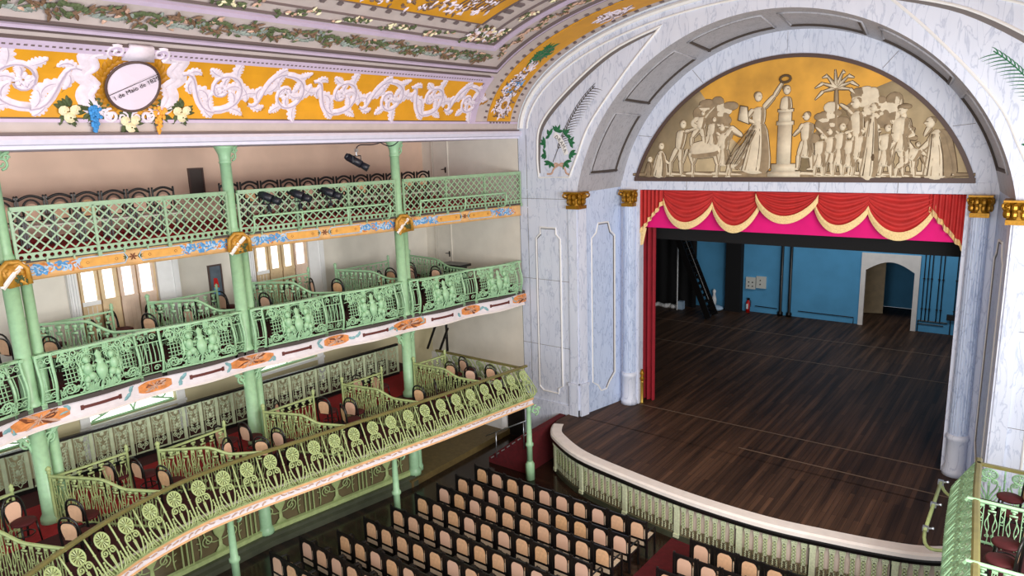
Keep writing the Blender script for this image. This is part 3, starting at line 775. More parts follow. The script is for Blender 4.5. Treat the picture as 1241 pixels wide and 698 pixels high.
class Fig:                          # painted relief figure: light strokes over a dark outline
    def __init__(s): s.mb = MB(); s.mb.sm = True
    def cap(s, p, q, r0, r1, mi=0, d=.03):
        for m_, g, dd in ((2, .022, .2), (mi, 0, 1)):
            s.mb.mi = m_; pts = [(p[0] + (q[0] - p[0]) * t, p[1] + (q[1] - p[1]) * t) for t in (-.05, .0, .1, .3, .6, .85, .97, 1.04)]
            ww = [(r0 + (r1 - r0) * t) * k_ for t, k_ in zip((0, 0, .1, .3, .6, .85, 1, 1), (.25, .7, .93, 1, 1, .95, .7, .25))]
            s.mb.leaf(pts, [x + g for x in ww], fp, .012 if m_ == 2 else .016, .016 if m_ == 2 else d + .02)
        L_ = math.hypot(q[0] - p[0], q[1] - p[1])
        if L_ > .1 and r0 > .045 and mi == 0:
            nx, ny = -(q[1] - p[1]) / L_, (q[0] - p[0]) / L_; sg = 1 if nx - ny > 0 else -1; s.mb.mi = 1
            s.mb.leaf([(a + nx * sg * w_ * .72, b + ny * sg * w_ * .72) for (a, b), w_ in list(zip(pts, ww))[1:7]], [w_ * .26 for w_ in ww[1:7]], fp, d * .5 + .03, d * .5 + .034)
        return s
    def ball(s, p, rx, rz, mi=0, d=.06):
        s.mb.mi = 2; s.mb.ell((p[0], -.012, p[1]), (rx + .02, .01, rz + .02), 12, 6)
        s.mb.mi = mi; s.mb.ell((p[0], -.02, p[1]), (rx, d, rz), 12, 6); return s
    def line(s, pts, w=.012, mi=2, d=.07):
        s.mb.mi = mi; s.mb.leaf(catmull(pts, 4), w, fp, d, d + .012); return s
    def head(s, p, r=.1, dirx=1, hair=True):
        s.ball(p, r * .8, r, 0, .07)
        if hair: s.ball((p[0] - dirx * r * .25, p[1] + r * .35), r * .75, r * .7, 1, .05)
        s.mb.mi = 0; s.mb.ell((p[0] + dirx * r * .7, -.05, p[1] - r * .1), (r * .22, .03, r * .2), 6, 4)
        s.line([(p[0] + dirx * r * .2, p[1] + .02), (p[0] + dirx * r * .6, p[1] + .02)], .008, 2, .085); return s
    def robe(s, x, z, h, w, lean=0, mi=0, n=5):
        top = (x + lean, z + h); s.cap((x, z), top, w, w * .45, mi, .09)
        for i in range(n):
            f = (i + .5) / n * 2 - 1
            s.line([(x + lean + f * w * .35, z + h * .95), (x + lean * .5 + f * w * .7 + .03, z + h * .5), (x + f * w * .92, z + .03)], .013, 2 if i % 2 else 1, .095 - .05 * abs(f))
        return s
    def done(s, name='painted_figure', label=None): return part(name, s.mb, [M['gris'], M['grism'], M['grisd'], M['grisbg']], LP, label)
r9 = random.Random(9)
def blob(pts, n, r, mi, name):
    f = Fig()
    for i in range(n):
        a, b2 = r9.choice(pts)
        if math.hypot(a - 5, b2 - LZ) > LR - r - .45: a, b2 = 5 + (a - 5) * .9, LZ + (b2 - LZ) * .9
        f.ball((a + r9.uniform(-.25, .25), b2 + r9.uniform(-.18, .18)), r * r9.uniform(.5, 1), r * r9.uniform(.45, .8), mi if r9.random() < .75 else 1 - mi, .02)
    return f.done(name)
g = Fig(); g.cap((.8, 7.66), (9.2, 7.66), .07, .07, 1, .01)
for x in (1.2, 2.2, 3.0, 5.4, 6.8, 8.2): g.cap((x, 7.68), (x + .9, 7.66), .06, .04, 0, .015)
g.mb.mi = 3; g.mb.prism([(p_[0], max(7.56, p_[1])) for p_ in [ring(LR - .1, LZ, PL0 + (1.02 - PL0) * i / 12) for i in range(13)]] + [(2.9, 9.6), (3.3, 8.9), (4.0, 8.3), (4.2, 7.58)], fp, .0105, .012); g.mb.prism([(p_[0], max(7.56, p_[1])) for p_ in [ring(LR - .1, LZ, PI - PL0 - (.98 - PL0) * i / 12) for i in range(13)]] + [(7.0, 9.75), (6.1, 9.1), (5.5, 8.4), (5.4, 7.58)], fp, .0105, .012)
g.done('painted_ground')
blob([(2.7, 9.95), (3.1, 9.95), (2.9, 9.65), (2.5, 9.7), (3.25, 9.6), (2.7, 9.3), (3.1, 9.1), (3.2, 8.95), (2.2, 9.5)], 34, .26, 1, 'painted_tree')
blob([(6.1, 9.1), (6.3, 9.3), (6.5, 9.1), (6.2, 8.85), (6.6, 8.9), (6.0, 8.8)], 22, .2, 1, 'painted_tree')
blob([(7.2, 10.1), (7.5, 10.0), (7.7, 9.8), (7.9, 9.7), (7.4, 9.7), (8.1, 9.5), (7.6, 9.4)], 26, .26, 0, 'painted_cloud')
f = Fig()                           # palm
f.cap((6.35, 8.8), (6.3, 9.9), .05, .04, 1)
for an in (.2, .7, 1.2, 1.7, 2.3, 2.9, 3.5, -.3):
    p = (6.3, 9.9); f.cap(p, (p[0] + .4 * cos(an), p[1] + .4 * sin(an) + .05), .05, .01, 0)
    f.cap((p[0] + .35 * cos(an), p[1] + .35 * sin(an) + .05), (p[0] + .55 * cos(an), p[1] + .5 * sin(an) - .1), .04, .005, 0)
f.done('painted_palm')
def man(x, z, h, dirx=1, arm=.3, arm2=-.6, lean=0, nude=True, step=.18, head=True):
    f = Fig(); hp = (x + lean * .5, z + h * .5); sh = (x + lean, z + h * .82)
    f.cap((hp[0] - .05, hp[1]), (x - step, z + h * .25), .1, .07); f.cap((x - step, z + h * .26), (x - step * 1.1, z), .07, .04); f.cap((x - step * 1.1, z + .02), (x - step * 1.1 + dirx * .14, z), .035, .02)
    f.cap((hp[0] + .05, hp[1]), (x + step * .8, z + h * .27), .11, .075); f.cap((x + step * .8, z + h * .27), (x + step, z), .075, .04); f.cap((x + step, z + .02), (x + step + dirx * .14, z), .035, .02)
    f.cap(hp, sh, .13, .17, 0, .09)
    if not nude: f.robe(hp[0], z + h * .22, h * .34, .2, 0, 0, 4)
    for a, s_ in ((arm, 1), (arm2, -1)):
        e = (sh[0] + dirx * s_ * .26 * cos(a) * .9, sh[1] - .02 + .26 * sin(a)); f.cap((sh[0] + s_ * dirx * .1, sh[1] - .03), e, .06, .05); f.cap(e, (e[0] + dirx * .24 * cos(a * 1.4), e[1] + .24 * sin(a * 1.4 + .1)), .05, .03)
    f.head((sh[0] + dirx * .03, sh[1] + h * .12), h * .075, dirx)
    f.line([(sh[0], sh[1] - .03), (hp[0], hp[1] + .05)], .01, 1, .1)
    return f
man(1.85, 7.62, 1.62, 1, .1, -1.0, .18).done()
f = Fig(); f.robe(1.3, 7.6, .75, .3, .05, 0); f.head((1.36, 8.52), .11, 1); f.cap((1.25, 8.2), (1.6, 8.0), .07, .05); f.done()
f = Fig(); f.robe(.95, 7.6, .45, .2, .02, 1); f.head((.98, 8.12), .1, 1); f.done()
f = Fig()                           # animal with rider group
f.cap((2.35, 8.35), (3.2, 8.45), .24, .26, 0, .1); f.cap((3.2, 8.5), (3.55, 8.95), .17, .1, 0, .08); f.cap((3.5, 8.98), (3.85, 8.75), .1, .06)
for x, dx in ((2.3, .1), (2.5, -.12), (3.05, .1), (3.25, .25)):
    f.cap((x, 8.3), (x + dx, 7.95), .08, .05); f.cap((x + dx, 7.95), (x + dx * .7, 7.6), .05, .035)
f.cap((2.2, 8.4), (2.05, 7.95), .05, .02); f.done('painted_horse')
man(2.55, 8.5, 1.0, 1, .5, -.4, .1, True, .2).done(); man(3.35, 7.6, 1.5, -1, .3, -.9, -.05, False).done()
man(2.95, 8.3, 1.0, 1, -.2, -1, .05, False).done()
f = Fig()                           # large winged woman
f.robe(4.2, 7.75, 1.35, .52, .12, 0, 9); f.cap((3.6, 7.9), (4.2, 8.6), .22, .2, 0); f.cap((4.32, 9.05), (4.3, 9.5), .16, .2, 0, .09)
for i in range(6): f.line([(4.3 - .05 * i, 8.9), (4.05 - .08 * i, 8.4), (3.7 - .06 * i + .05, 7.95)], .014, 2 if i % 2 else 1, .1)
f.head((4.28, 9.8), .13, 1); f.cap((4.45, 9.5), (4.72, 9.8), .08, .06); f.cap((4.72, 9.8), (4.93, 10.15), .06, .04)
f.cap((4.15, 9.45), (3.95, 9.2), .08, .06); f.cap((3.95, 9.2), (4.2, 9.1), .06, .05)
f.mb.mi = 2; f.mb.prism([(3.72, 9.18), (4.06, 9.05), (4.0, 9.55), (3.78, 9.6)], fp, .02, .05); f.mb.mi = 0; f.mb.prism([(3.74, 9.2), (4.04, 9.08), (3.98, 9.53), (3.8, 9.57)], fp, .02, .06)
f.done('painted_figure', 'large robed woman reaching up with a wreath')
f = Fig(); f.mb.mi = 2; f.mb.tube([(5.0 + .14 * cos(2 * PI * i / 12), -.05, 10.22 + .09 * sin(2 * PI * i / 12)) for i in range(12)], .035, 5, True); f.done('painted_wreath_ring')
f = Fig()                           # pedestal with a bust
for a, b2, c2, d2 in ((4.62, 7.6, 5.5, 7.75), (4.72, 7.75, 5.36, 7.95), (4.86, 7.95, 5.22, 9.0), (4.82, 9.0, 5.26, 9.1), (4.87, 9.1, 5.2, 9.35), (4.84, 9.35, 5.24, 9.42)):
    f.mb.mi = 2; f.mb.prism([(a - .02, b2), (c2 + .02, b2), (c2 + .02, d2 + .02), (a - .02, d2 + .02)], fp, .012, .02); f.mb.mi = 0; f.mb.prism([(a, b2), (c2, b2), (c2, d2), (a, d2)], fp, .012, .05)
f.cap((5.04, 9.42), (5.04, 9.75), .17, .12, 0, .09); f.head((5.05, 9.93), .12, 1); f.done('painted_pedestal')
man(5.62, 7.8, 1.5, -1, -.6, -1.0, 0, False).done()
x = 5.98
for i in range(5): man(x, 7.62, 1.12 + .12 * (i % 3), -1 if i % 2 else 1, .2 + .3 * (i % 2), -1.1, .02, i % 3 == 1, .1).done(); x += .24
man(6.95, 7.65, 1.95, -1, .4, -.3, -.12, False, .2).done()
f = Fig(); f.robe(7.2, 7.6, 1.55, .26, .02, 0, 6); f.head((7.22, 9.35), .12, -1); f.cap((7.1, 9.0), (7.15, 8.5), .07, .05); f.cap((7.15, 8.5), (7.25, 8.2), .05, .04); f.ball((7.28, 8.1), .14, .22, 0); f.ball((7.28, 8.1), .07, .13, 2, .09); f.done()
man(7.75, 7.62, 1.75, 1, -.7, -1.1, .1, True, .25).done(); man(7.55, 7.6, 1.3, 1, -.3, -.8, 0, False).done()
f = Fig()
for i in range(22): f.cap((8.0, 8.55), (8.0 + r9.uniform(-.4, .4), 8.55 + r9.uniform(-.35, .35)), .02, .06, i % 2)
f.done('painted_sheaf')
f = man(7.9, 7.95, 1.35, -1, 1.2, -.8, 0, False); f.ball((7.92, 9.33), .17, .08, 1, .08); f.done()
f = Fig(); f.robe(8.75, 7.6, 1.1, .38, -.1, 0, 8); f.cap((8.95, 7.6), (8.75, 8.7), .25, .2, 1); f.head((8.5, 8.92), .14, -1); f.cap((8.5, 8.8), (8.4, 8.6), .07, .03, 0); f.cap((8.6, 8.5), (8.25, 8.15), .09, .05); f.cap((8.3, 8.25), (8.6, 7.6), .03, .03, 1); f.done()
man(8.05, 7.6, .85, 1, -.5, -1, .2, True, .2).done()

# ------------------------------------------------------------------ valance and curtains
VL = thing('stage_valance', 'coral velvet swag valance with cream fringe over the stage opening', 'curtain', (5, .2, 7.19))
def swag(x0, x1, z0, z1, zb, ztop=7.19, yy=.17):
    q = MB(); q.sm = True; rows = []; nb = 28
    for j in range(41):
        t = j / 40; row = []
        for i in range(nb + 1):
            f = i / nb; sg = 4 * f * (1 - f); e = z0 + (z1 - z0) * f
            bot = e + (zb - e) * sg ** .8 + (-.0)
            zt = ztop - (.02 if ztop == 7.19 else 0)
            z = zt + (bot - zt) * t
            d = .055 * sin(t * 26 + 3 * abs(f - .5)) * (.25 + .75 * sg) + .16 * sg * t
            row.append((x0 + (x1 - x0) * f, yy - d, z))
        rows.append(row)
    q.sheet(rows)
    fr = MB(); b = rows[-1]; fr.sheet([[(p[0], p[1] - .015, p[2] + .02) for p in b], [(p[0], p[1] - .035, p[2] - .05) for p in b], [(p[0], p[1] - .02, p[2] - .2) for p in b]])
    a = part('swag', q, M['redswag'], VL); fo = raw('fringe', fr, M['fringe'], a, tuple(wloc(VL)))
xs = [1.36, 2.95, 4.36]
swag(1.36, 2.95, 6.92, 6.82, 6.2); swag(2.95, 4.42, 6.82, 6.98, 6.16); swag(5.85, 7.22, 6.98, 6.82, 6.3, 7.19); swag(7.22, 8.76, 6.82, 6.92, 6.18)
swag(4.27, 5.98, 7.1, 7.1, 6.5, 7.19, .1)
for s in (0, 1):
    X = (lambda x: x) if s == 0 else (lambda x: 10 - x)
    q = MB(); q.sm = True; rows = []; ns = 40
    for j in range(5):
        t = j / 4; row = []
        for i in range(ns + 1):
            f = i / ns; x = .58 + .8 * f; zl = 5.86 + .98 * f + .1 * (.5 - abs(((f * 4) % 1) - .5)); row.append((X(x), .12 - .07 * sin(f * 6 * 2 * PI), 7.17 + (zl - 7.17) * t))
        rows.append(row)
    q.sheet(rows); a = part('cascade_tail', q, M['redswag'], VL)
    fr = MB(); b = rows[-1]; fr.sheet([[(p[0], p[1] - .015, p[2] + .02) for p in b], [(p[0], p[1] - .03, p[2] - .12) for p in b]])
    if s == 0: fr.sheet([[(X(.6), .1, 6.0), (X(.6), .1, 5.4)], [(X(.72), .08, 6.0), (X(.66), .08, 5.4)], [(X(.8), .12, 5.95), (X(.7), .1, 5.45)]])
    raw('fringe', fr, M['fringe'], a, tuple(wloc(VL)))
q = MB(); q.ab((.6, .26, 5.97), (9.4, .3, 7.2)); single('border_curtain', q, M['magenta'], 'flat magenta cloth border hanging behind the swag valance', 'curtain')
q = MB(); q.ab((-.5, 1.0, 5.5), (10.5, 1.06, 7.6)); single('black_border', q, M['black'], 'black masking border hanging just behind the magenta cloth', 'curtain')
def drape(x0, x1, y, z0, z1, amp, nf):
    q = MB(); q.sm = True; n = nf * 8
    q.sheet([[(x0 + (x1 - x0) * i / n, y + amp * sin(nf * 2 * PI * i / n), z) for i in range(n + 1)] for z in (z0, (z0 + z1) / 2, z1)])
    q.sheet([[(x0 + (x1 - x0) * i / n, y + .05 + amp * sin(nf * 2 * PI * i / n), z) for i in range(n + 1)] for z in (z0, z1)]); return q
single('stage_curtain', drape(.35, .9, .55, .02, 7.4, .07, 3), M['redleg'], 'crimson curtain drawn to the left edge of the stage opening', 'curtain', 'drawn stage curtains')
single('stage_curtain', drape(9.36, 9.75, .4, .02, 7.4, .04, 2), M['redleg'], 'crimson curtain edge at the far side of the stage, beside conduits', 'curtain', 'drawn stage curtains')
FI = thing('gilt_finial', 'small brass post with gilt finial at the foot of the crimson curtain', 'post', (.62, .12, 0))
q = MB(); q.sm = True; q.lathe([(.07, 0), (.05, .04), (.05, .75), (.06, .78)], 12, (.66, .14, 0)); part('post', q, M['brass'], FI)
q = MB(); q.sm = True; q.lathe([(.04, .78), (.09, .88), (.04, .95), (.08, 1.05), (.02, 1.2)], 12, (.66, .14, 0)); part('finial', q, M['goldleaf'], FI)

# ------------------------------------------------------------------ stage
EDGE = catmull([(-.85, -2.02), (-.88, -2.7), (-.62, -3.36), (-.2, -3.8), (1.03, -4.47), (2.82, -4.86), (4.33, -5.08), (5.63, -5.16), (6.78, -5.13), (7.81, -4.97), (8.77, -4.78), (9.66, -4.5), (10.3, -4.05), (10.8, -3.3), (10.9, -2.02)], 5)
q = MB()
vs = [(x, y, 0) for x, y in EDGE]; q.add(vs + [(10.6, -2, 0), (-.8, -2, 0)], [tuple(range(len(vs)))])
q.add([(-9, 14.8, 0), (14, 14.8, 0), (14, .0, 0), (10.2, 0, 0), (10.5, -2.05, 0), (-.5, -2.05, 0), (-.2, 0, 0), (-9, 0, 0)], [tuple(range(7, -1, -1))])
struct('floor_stage', q, M['stage'], label='dark plank stage floor')
EP = list(reversed(EDGE))
EP2 = [p for p in EP if not (p[0] < 0 and p[1] > -2.95)]
q = MB(); q.sweep(EP2, [(-.30, .012), (.0, .012), (.05, -.03), (.05, -.12), (-.30, -.12)]); struct('trim_4', q, M['whitest'], label='white curved rim along the stage front')
q = MB(); q.sweep(EP, [(-.3, -.12), (.04, -.12), (.05, -.17), (.02, -.26), (-.1, -.26), (-.3, -.26)]); struct('trim_5', q, M['blackpaint'], label='black strip under the white stage rim')
# joint lines on the stage floor
q = MB()
for y, x0, x1 in ((-.02, .6, 9.6), (7.56, -5, 12), (-1.55, 4.6, 9.9), (11, -5, 12)): q.ab((x0, y, .001), (x1, y + .05, .004))
struct('trim_6', q, mat('pale_floor_seam', srgb(112, 92, 76), .6), label='pale seams across the stage floor')
SF = thing('stage_front_screen', 'pale green lappet screen curving around the stage front', 'screen', (5, -5.1, -1.25))
sp_ = Path(offset(EP, -.06))
q = MB(); q.sweep(sp_.p, [(-.08, -1.25), (-.08, -.26), (-.05, -.26), (-.05, -1.25)]); part('backing_panel', q, M['lapp'], SF)
q = MB(); q.sweep(sp_.p, [(-.06, -1.25), (.03, -1.25), (.03, -1.1), (-.06, -1.08)]); part('base_rail', q, M['plinth'], SF)
lp = MB(); lw = .17
def fl_(u, v, d): return (u, d, v)
lp.sm = False
for i in range(6):                  # pierced lappet
    pass
lp.mi = 0; lp.prism([(-.055, -.26), (.055, -.26), (.06, -.34), (.055, -.42), (.045, -.5), (.05, -.8), (.04, -.86), (-.04, -.86), (-.05, -.8), (-.045, -.5), (-.055, -.42), (-.06, -.34)], fl_, 0, .02)
if 0: lp.prism([(-.075, -.26), (.075, -.26), (.08, -.34), (.07, -.42), (.055, -.5), (.06, -.8), (.05, -.86), (-.05, -.86), (-.06, -.8), (-.055, -.5), (-.07, -.42), (-.08, -.34)], fl_, 0, .02)
lp.tube([(.06 * cos(2 * PI * i / 12), .02, -.345 + .06 * sin(2 * PI * i / 12)) for i in range(12)], .014, 5, True)
for i in range(6):
    a = 2 * PI * i / 6; lp.tube([(.012 * cos(a), .025, -.345 + .012 * sin(a)), (.05 * cos(a), .025, -.345 + .05 * sin(a))], .011, 4)
lp.mi = 1
for j in range(5):
    for sx in (-1, 1): lp.tube([(sx * .012, .022, -.44 - j * .08), (sx * .04, .028, -.47 - j * .08), (sx * .03, .022, -.5 - j * .08)], .01, 4)
lp.mi = 0
for j in range(3):
    for sx in (-1.5, .5):
        lp.tube([(sx * .045, .012, -.87 - j * .055), (sx * .045 + .02, .02, -.9 - j * .055), (sx * .045, .012, -.925 - j * .055)], .011, 4)
lp.mi = 2; lp.box((0, -.004, -.965), (.19, .012, .27))
lp.mi = 3
for k in range(10):
    for sx in (-1, 1): lp.ell((sx * (.012 + .02 * (k % 2)), .02, -.43 - .042 * k), (.013, .008, .017), 5, 3)
    lp.ell((.044 * cos(k * .63), .022, -.345 + .044 * sin(k * .63)), (.008, .006, .008), 5, 3)
for k in range(14): lp.ell((-.07 + .02 * (k % 8), .004, -.9 - .05 * (k // 4) - .01 * (k % 3)), (.012, .008, .016), 5, 3)
lp.mi = 0
L0 = None; d = .12; piers = []; n_l = 0
pier_at = [sp_.L * k / 8.0 for k in range(9)]
q = MB(); q.box((0, 0.02, -.7), (.13, .07, .9)); q.box((0, .03, -.31), (.15, .09, .08)); q.box((0, .03, -1.12), (.15, .09, .1)); q.mi = 1; q.box((.075, .0, -.7), (.02, .08, .88))
P0 = None
for dd in [sp_.L * (.012 + .976 * k / 9) for k in range(10)]:
    x, y, tx, ty = sp_.at(dd); rz = math.atan2(ty, tx)
    if P0 is None: P0 = lpart('pier', q, [M['lapgreen'], M['blackpaint']], SF); P0.location = (x - 5, y + 5.1, 1.25); P0.rotation_euler[2] = rz
    else: inst(P0, SF, (x, y, 0), rz)
    piers.append(dd)
for a, b in zip(piers, piers[1:]):
    n = int((b - a - .15) / .185)
    for i in range(n):
        dd = a + .08 + (b - a - .16) * (i + .5) / n; x, y, tx, ty = sp_.at(dd); rz = math.atan2(ty, tx)
        if L0 is None: L0 = lpart('lappet', lp, [M['lapgreen'], M['olive'], M['lace'], M['ink']], SF); L0.location = (x - 5, y + 5.1, 1.25); L0.rotation_euler[2] = rz
        else: inst(L0, SF, (x, y, 0), rz)

# stage house
q = MB(); q.ab((-9, 14.6, 0), (3.98, 14.8, 9)); q.ab((6.9, 14.6, 0), (14, 14.8, 9)); q.ab((3.98, 14.6, 3.36), (6.9, 14.8, 9)); q.ab((3.98, 14.6, 0), (4.42, 14.8, 3.36)); q.ab((6.55, 14.6, 0), (6.9, 14.8, 3.36))
q.ab((2.5, 19, 0), (11, 19.1, 5))
struct('wall_stage', q, M['blue'], label='blue painted back wall of the stage')
q = MB(); q.ab((-9.1, 0, 0), (-9, 14.8, 9)); q.ab((14, 0, 0), (14.1, 14.8, 9)); q.ab((-9, .4, 9), (14, 14.8, 9.1)); q.ab((-9, .3, 0), (-.1, .36, 9)); q.ab((10.1, .3, 0), (14, .36, 9)); q.ab((-.1, .31, 7.3), (10.1, .36, 9)); q.ab((10.9, 14.8, 0), (11, 19, 5)); q.ab((2.5, 14.8, 0), (2.6, 19, 5)); q.ab((2.5, 14.8, 5), (11, 19.1, 5.1))
struct('wall_wing', q, M['black'], label='black side walls and ceiling of the stage house')
q = MB(); q.ab((2.5, 14.8, -.05), (11, 19, -.005)); struct('floor_backstage', q, M['stage'])
DS = thing('stage_archway', 'white plaster archway in the blue stage back wall', 'archway', (5.48, 14.58, 0))
q = MB(); q.ab((4.3, 14.5, 0), (4.5, 14.62, 2.5)); part('jamb', q, M['whitest'], DS)
q = MB(); q.ab((6.46, 14.5, 0), (6.66, 14.62, 2.5)); part('jamb', q, M['whitest'], DS)
q = MB(); ap = [(4.3, 3.38), (4.3, 3.7 - .32)] + [(4.5 + 1.96 * i / 16, 2.62 + .42 * sin(PI * i / 16)) for i in range(17)] + [(6.66, 3.38)]
q.prism([(4.3, 3.38), (4.3, 2.5), (4.5, 2.5)] + [(4.5 + 1.96 * i / 16, 2.6 + .42 * sin(PI * i / 16)) for i in range(17)] + [(6.46, 2.5), (6.66, 2.5), (6.66, 3.38)], lambda u, v, d: (u, d, v), 14.5, 14.62); part('arch_head', q, M['whitest'], DS)
q = MB(); q.box((4.35, 17.2, 1.35), (1.0, .08, 2.7), .3); single('wooden_door', q, M['tan'], 'tan wooden door standing open in the room behind the stage archway', 'door')
def plain_chair(name, label, x, y, rz, z, group=None): pass
# masking pillars and details
q = MB(); q.ab((-1.9, 14.1, 0), (-1.12, 14.5, 8)); single('black_masking_leg', q, M['black'], 'wide black masking leg against the blue stage wall', 'curtain')
q = drape(-8.9, -3.4, 13.95, .02, 8.5, .05, 9); single('black_wing_shade_cloth', q, M['black'], 'added black cloth standing in for the darkness of the left wing behind the stairs', 'curtain')  # black cloth added to stand for the unlit part of the wing
def pole(x, label):
    q = MB(); q.sm = True; q.lathe([(.13, 0), (.13, .18), (.07, .24), (.07, 7.5)], 14, (x, 14.42, 0)); single('black_pole', q, M['blackpaint'], label, 'pole', 'black poles on the stage back wall', (x, 14.42, 0))
pole(.8, 'black round pole on the blue wall, one of a close pair, nearer the fuse boxes'); pole(1.22, 'black round pole on the blue wall, one of a close pair, nearer the archway')
for x, z0, lb in ((-.98, 1.18, 'white fuse box with round sockets on the blue stage wall'), (-.46, 1.26, 'white fuse box to the right of the socketed one')):
    T = thing('fuse_box', lb, 'fuse box', (x + .24, 14.55, z0), 'fuse boxes on the stage wall')
    q = MB(); q.ab((x, 14.5, z0), (x + .48, 14.6, z0 + .6)); part('cabinet', q, M['box'], T)
    q = MB()
    for a, b in ((.14, .15), (.34, .15), (.14, .35), (.34, .35)) if x < -.9 else ((.2, .2), (.2, .4)):
        q.ell((x + a, 14.5, z0 + b), (.035, .03, .035), 8, 5)
    part('socket', q, M['blackpaint'], T)
T = thing('fire_extinguisher', 'red fire extinguisher on the stage floor below the fuse boxes', 'fire extinguisher', (-.78, 14.35, 0))
q = MB(); q.sm = True; q.lathe([(.1, .0), (.1, .5), (.06, .6), (.03, .64)], 14, (-.78, 14.35, 0)); part('cylinder', q, M['extred'], T)
q = MB(); q.ab((-.84, 14.32, .64), (-.7, 14.38, .74)); q.tube([(-.74, 14.35, .68), (-.64, 14.33, .6), (-.64, 14.33, .3)], .018, 6); part('valve', q, M['blackpaint'], T)
q = MB(); q.ab((-.83, 14.24, .2), (-.73, 14.26, .45)); part('paper_label', q, M['white'], T)
for i, x in enumerate((6.83, 6.98, 7.12, 7.4, 7.55, 8.05)):
    q = MB(); q.sm = True; zb = .5 if i < 5 else .75; q.tube([(x, 14.56, 5), (x, 14.56, zb)], .022, 6); q.sm = False
    for z in (1.05, 2.4): q.box((x, 14.56, z), (.09, .05, .04))
    lab = 'black vertical conduit on the blue stage wall, %s from the archway' % ('first', 'second', 'third', 'fourth', 'fifth', 'sixth')[i]
    single('conduit', q, M['blackpaint'], lab, 'pipe', 'conduits right of the archway')
q = MB(); q.tube([(6.72, 14.57, .5), (7.84, 14.57, .5)], .03, 6); q.tube([(6.72, 14.57, .5), (6.72, 14.57, 0)], .02, 6); q.tube([(6.72, 14.57, .36), (7.7, 14.57, .36)], .022, 6); single('conduit_run', q, M['blackpaint'], 'black low horizontal conduits beside the archway', 'pipe')
q = MB(); q.tube([(1.6, 14.57, .3), (4.1, 14.57, .3), (4.1, 14.57, 0)], .022, 6); single('conduit_run', q, M['blackpaint'], 'black low conduit between the pole pair and the archway', 'pipe')
q = MB(); q.tube([(-.5, 14.57, .32), (.6, 14.57, .3)], .022, 6); single('conduit_run', q, M['blackpaint'], 'black low conduit beside the fire extinguisher', 'pipe')
q = MB(); q.ab((7.8, 14.48, .66), (8.1, 14.6, .9)); q.tube([(7.95, 14.55, .66), (7.95, 14.55, 0)], .02, 6); q.ab((7.84, 14.46, .7), (8.06, 14.48, .86)); single('junction_box', q, M['blackpaint'], 'small black junction box low on the blue wall by the conduits', 'box')
T = thing('stair_flight', 'steep black stair flight in the dark left wing of the stage', 'stairs', (-2.4, 12.2, 0))
for yy, nm in ((12.0, 'stringer'), (12.9, 'stringer')):
    q = MB(); q.bar((-1.9, yy, .05), (-3.7, yy, 4.2), .06, .3); part(nm, q, M['blackpaint'], T)
q = MB()
for i in range(14): q.box((-1.95 - 1.7 * i / 14, 12.45, .25 + 4.0 * i / 14), (.26, .84, .04))
part('tread', q, M['blackpaint'], T)
q = MB(); q.tube([(-1.9, 12.0, 1.0), (-3.7, 12.0, 5.1)], .025, 6); part('handrail', q, M['blackpaint'], T)
q = MB(); q.tube([(-4.0, 13.0, .02), (-4.0, 13.0, 3.3)], .035, 8); single('light_tube', q, M['white'], 'pale vertical tube standing in the dark left wing', 'tube')
T = thing('white_cloth_bundle', 'crumpled white and pale blue cloths on the floor of the dark wing', 'cloth', (-4.9, 13.6, 0))
q = MB(); q.sm = True; r4 = random.Random(4)
for i in range(12): q.ell((-5.7 + i * .13, 13.4 + r4.uniform(-.1, .1), .08), (.16, .14, .09 + .05 * r4.random()), 8, 5)
part('cloth_heap', q, M['white'], T)
q = MB(); q.ab((-4.1, 13.2, .0), (-3.8, 13.5, .42)); part('pale_box', q, M['paleblue'], T)
T = thing('blue_bundle', 'pale blue bundle with a white figure lying by the black masking leg', 'bundle', (-2.2, 14.0, 0))
q = MB(); q.sm = True; q.ell((-2.3, 13.9, .14), (.42, .3, .15), 12, 6); part('bundle', q, M['paleblue'], T)
q = MB(); q.sm = True; q.lathe([(.1, .1), (.13, .5), (.06, .8), (.1, .95), (.02, 1.05)], 10, (-2.5, 14.2, 0)); part('white_bust', q, M['white'], T)

# ------------------------------------------------------------------ stair from the hall to the stage
T = thing('stage_steps', 'red carpeted steps from the hall up to the left corner of the stage', 'steps', (-1.7, -3.4, -1.25))
q = MB()
q.prism([(-2.4, -1.25)] + [p for i in range(7) for p in ((-2.4 + i * .22, -1.25 + (i + 1) * .175), (-2.4 + (i + 1) * .22, -1.25 + (i + 1) * .175))] + [(-.86, -1.25)], lambda u, v, d: (u - .1, d, v), -4.25, -2.1)
part('carpeted_flight', q, M['stepred'], T)
q = MB()
for i in range(7): q.ab((-2.41 + i * .22, -4.26, -1.25 + (i + 1) * .175 - .02), (-2.37 + i * .22, -4.0, -1.25 + (i + 1) * .175 + .004))
part('step_nosing', q, M['chrome'], T)
T = thing('stair_handrail', 'thin steel handrail beside the red steps', 'handrail', (-1.6, -4.3, -1.25))
q = MB(); q.sm = True; q.tube([(-2.5, -4.35, -.32), (-.75, -4.3, .62)], .02, 8); part('rail', q, M['chrome'], T)
for x in (-2.1, -1.0):
    q = MB(); q.sm = True; q.tube([(x, -4.33, -1.1 + (x + 2.4) * .5), (x, -4.33, -.32 + (x + 2.5) * .537)], .016, 8); part('baluster', q, M['chrome'], T)

# ------------------------------------------------------------------ hall floor and walls
q = MB(); q.ab((-7.2, -20, -1.4), (13.5, -2.0, -1.25)); struct('floor', q, M['parq'], label='dark polished plank floor of the hall')
BX = -6.95
q = MB()
q.mi = 0; q.ab((BX - .2, YB, 3.7), (BX, -2, 6.6)); q.mi = 1; q.ab((BX - .2, YB, 6.6), (BX, -2, 9.1)); q.mi = 2
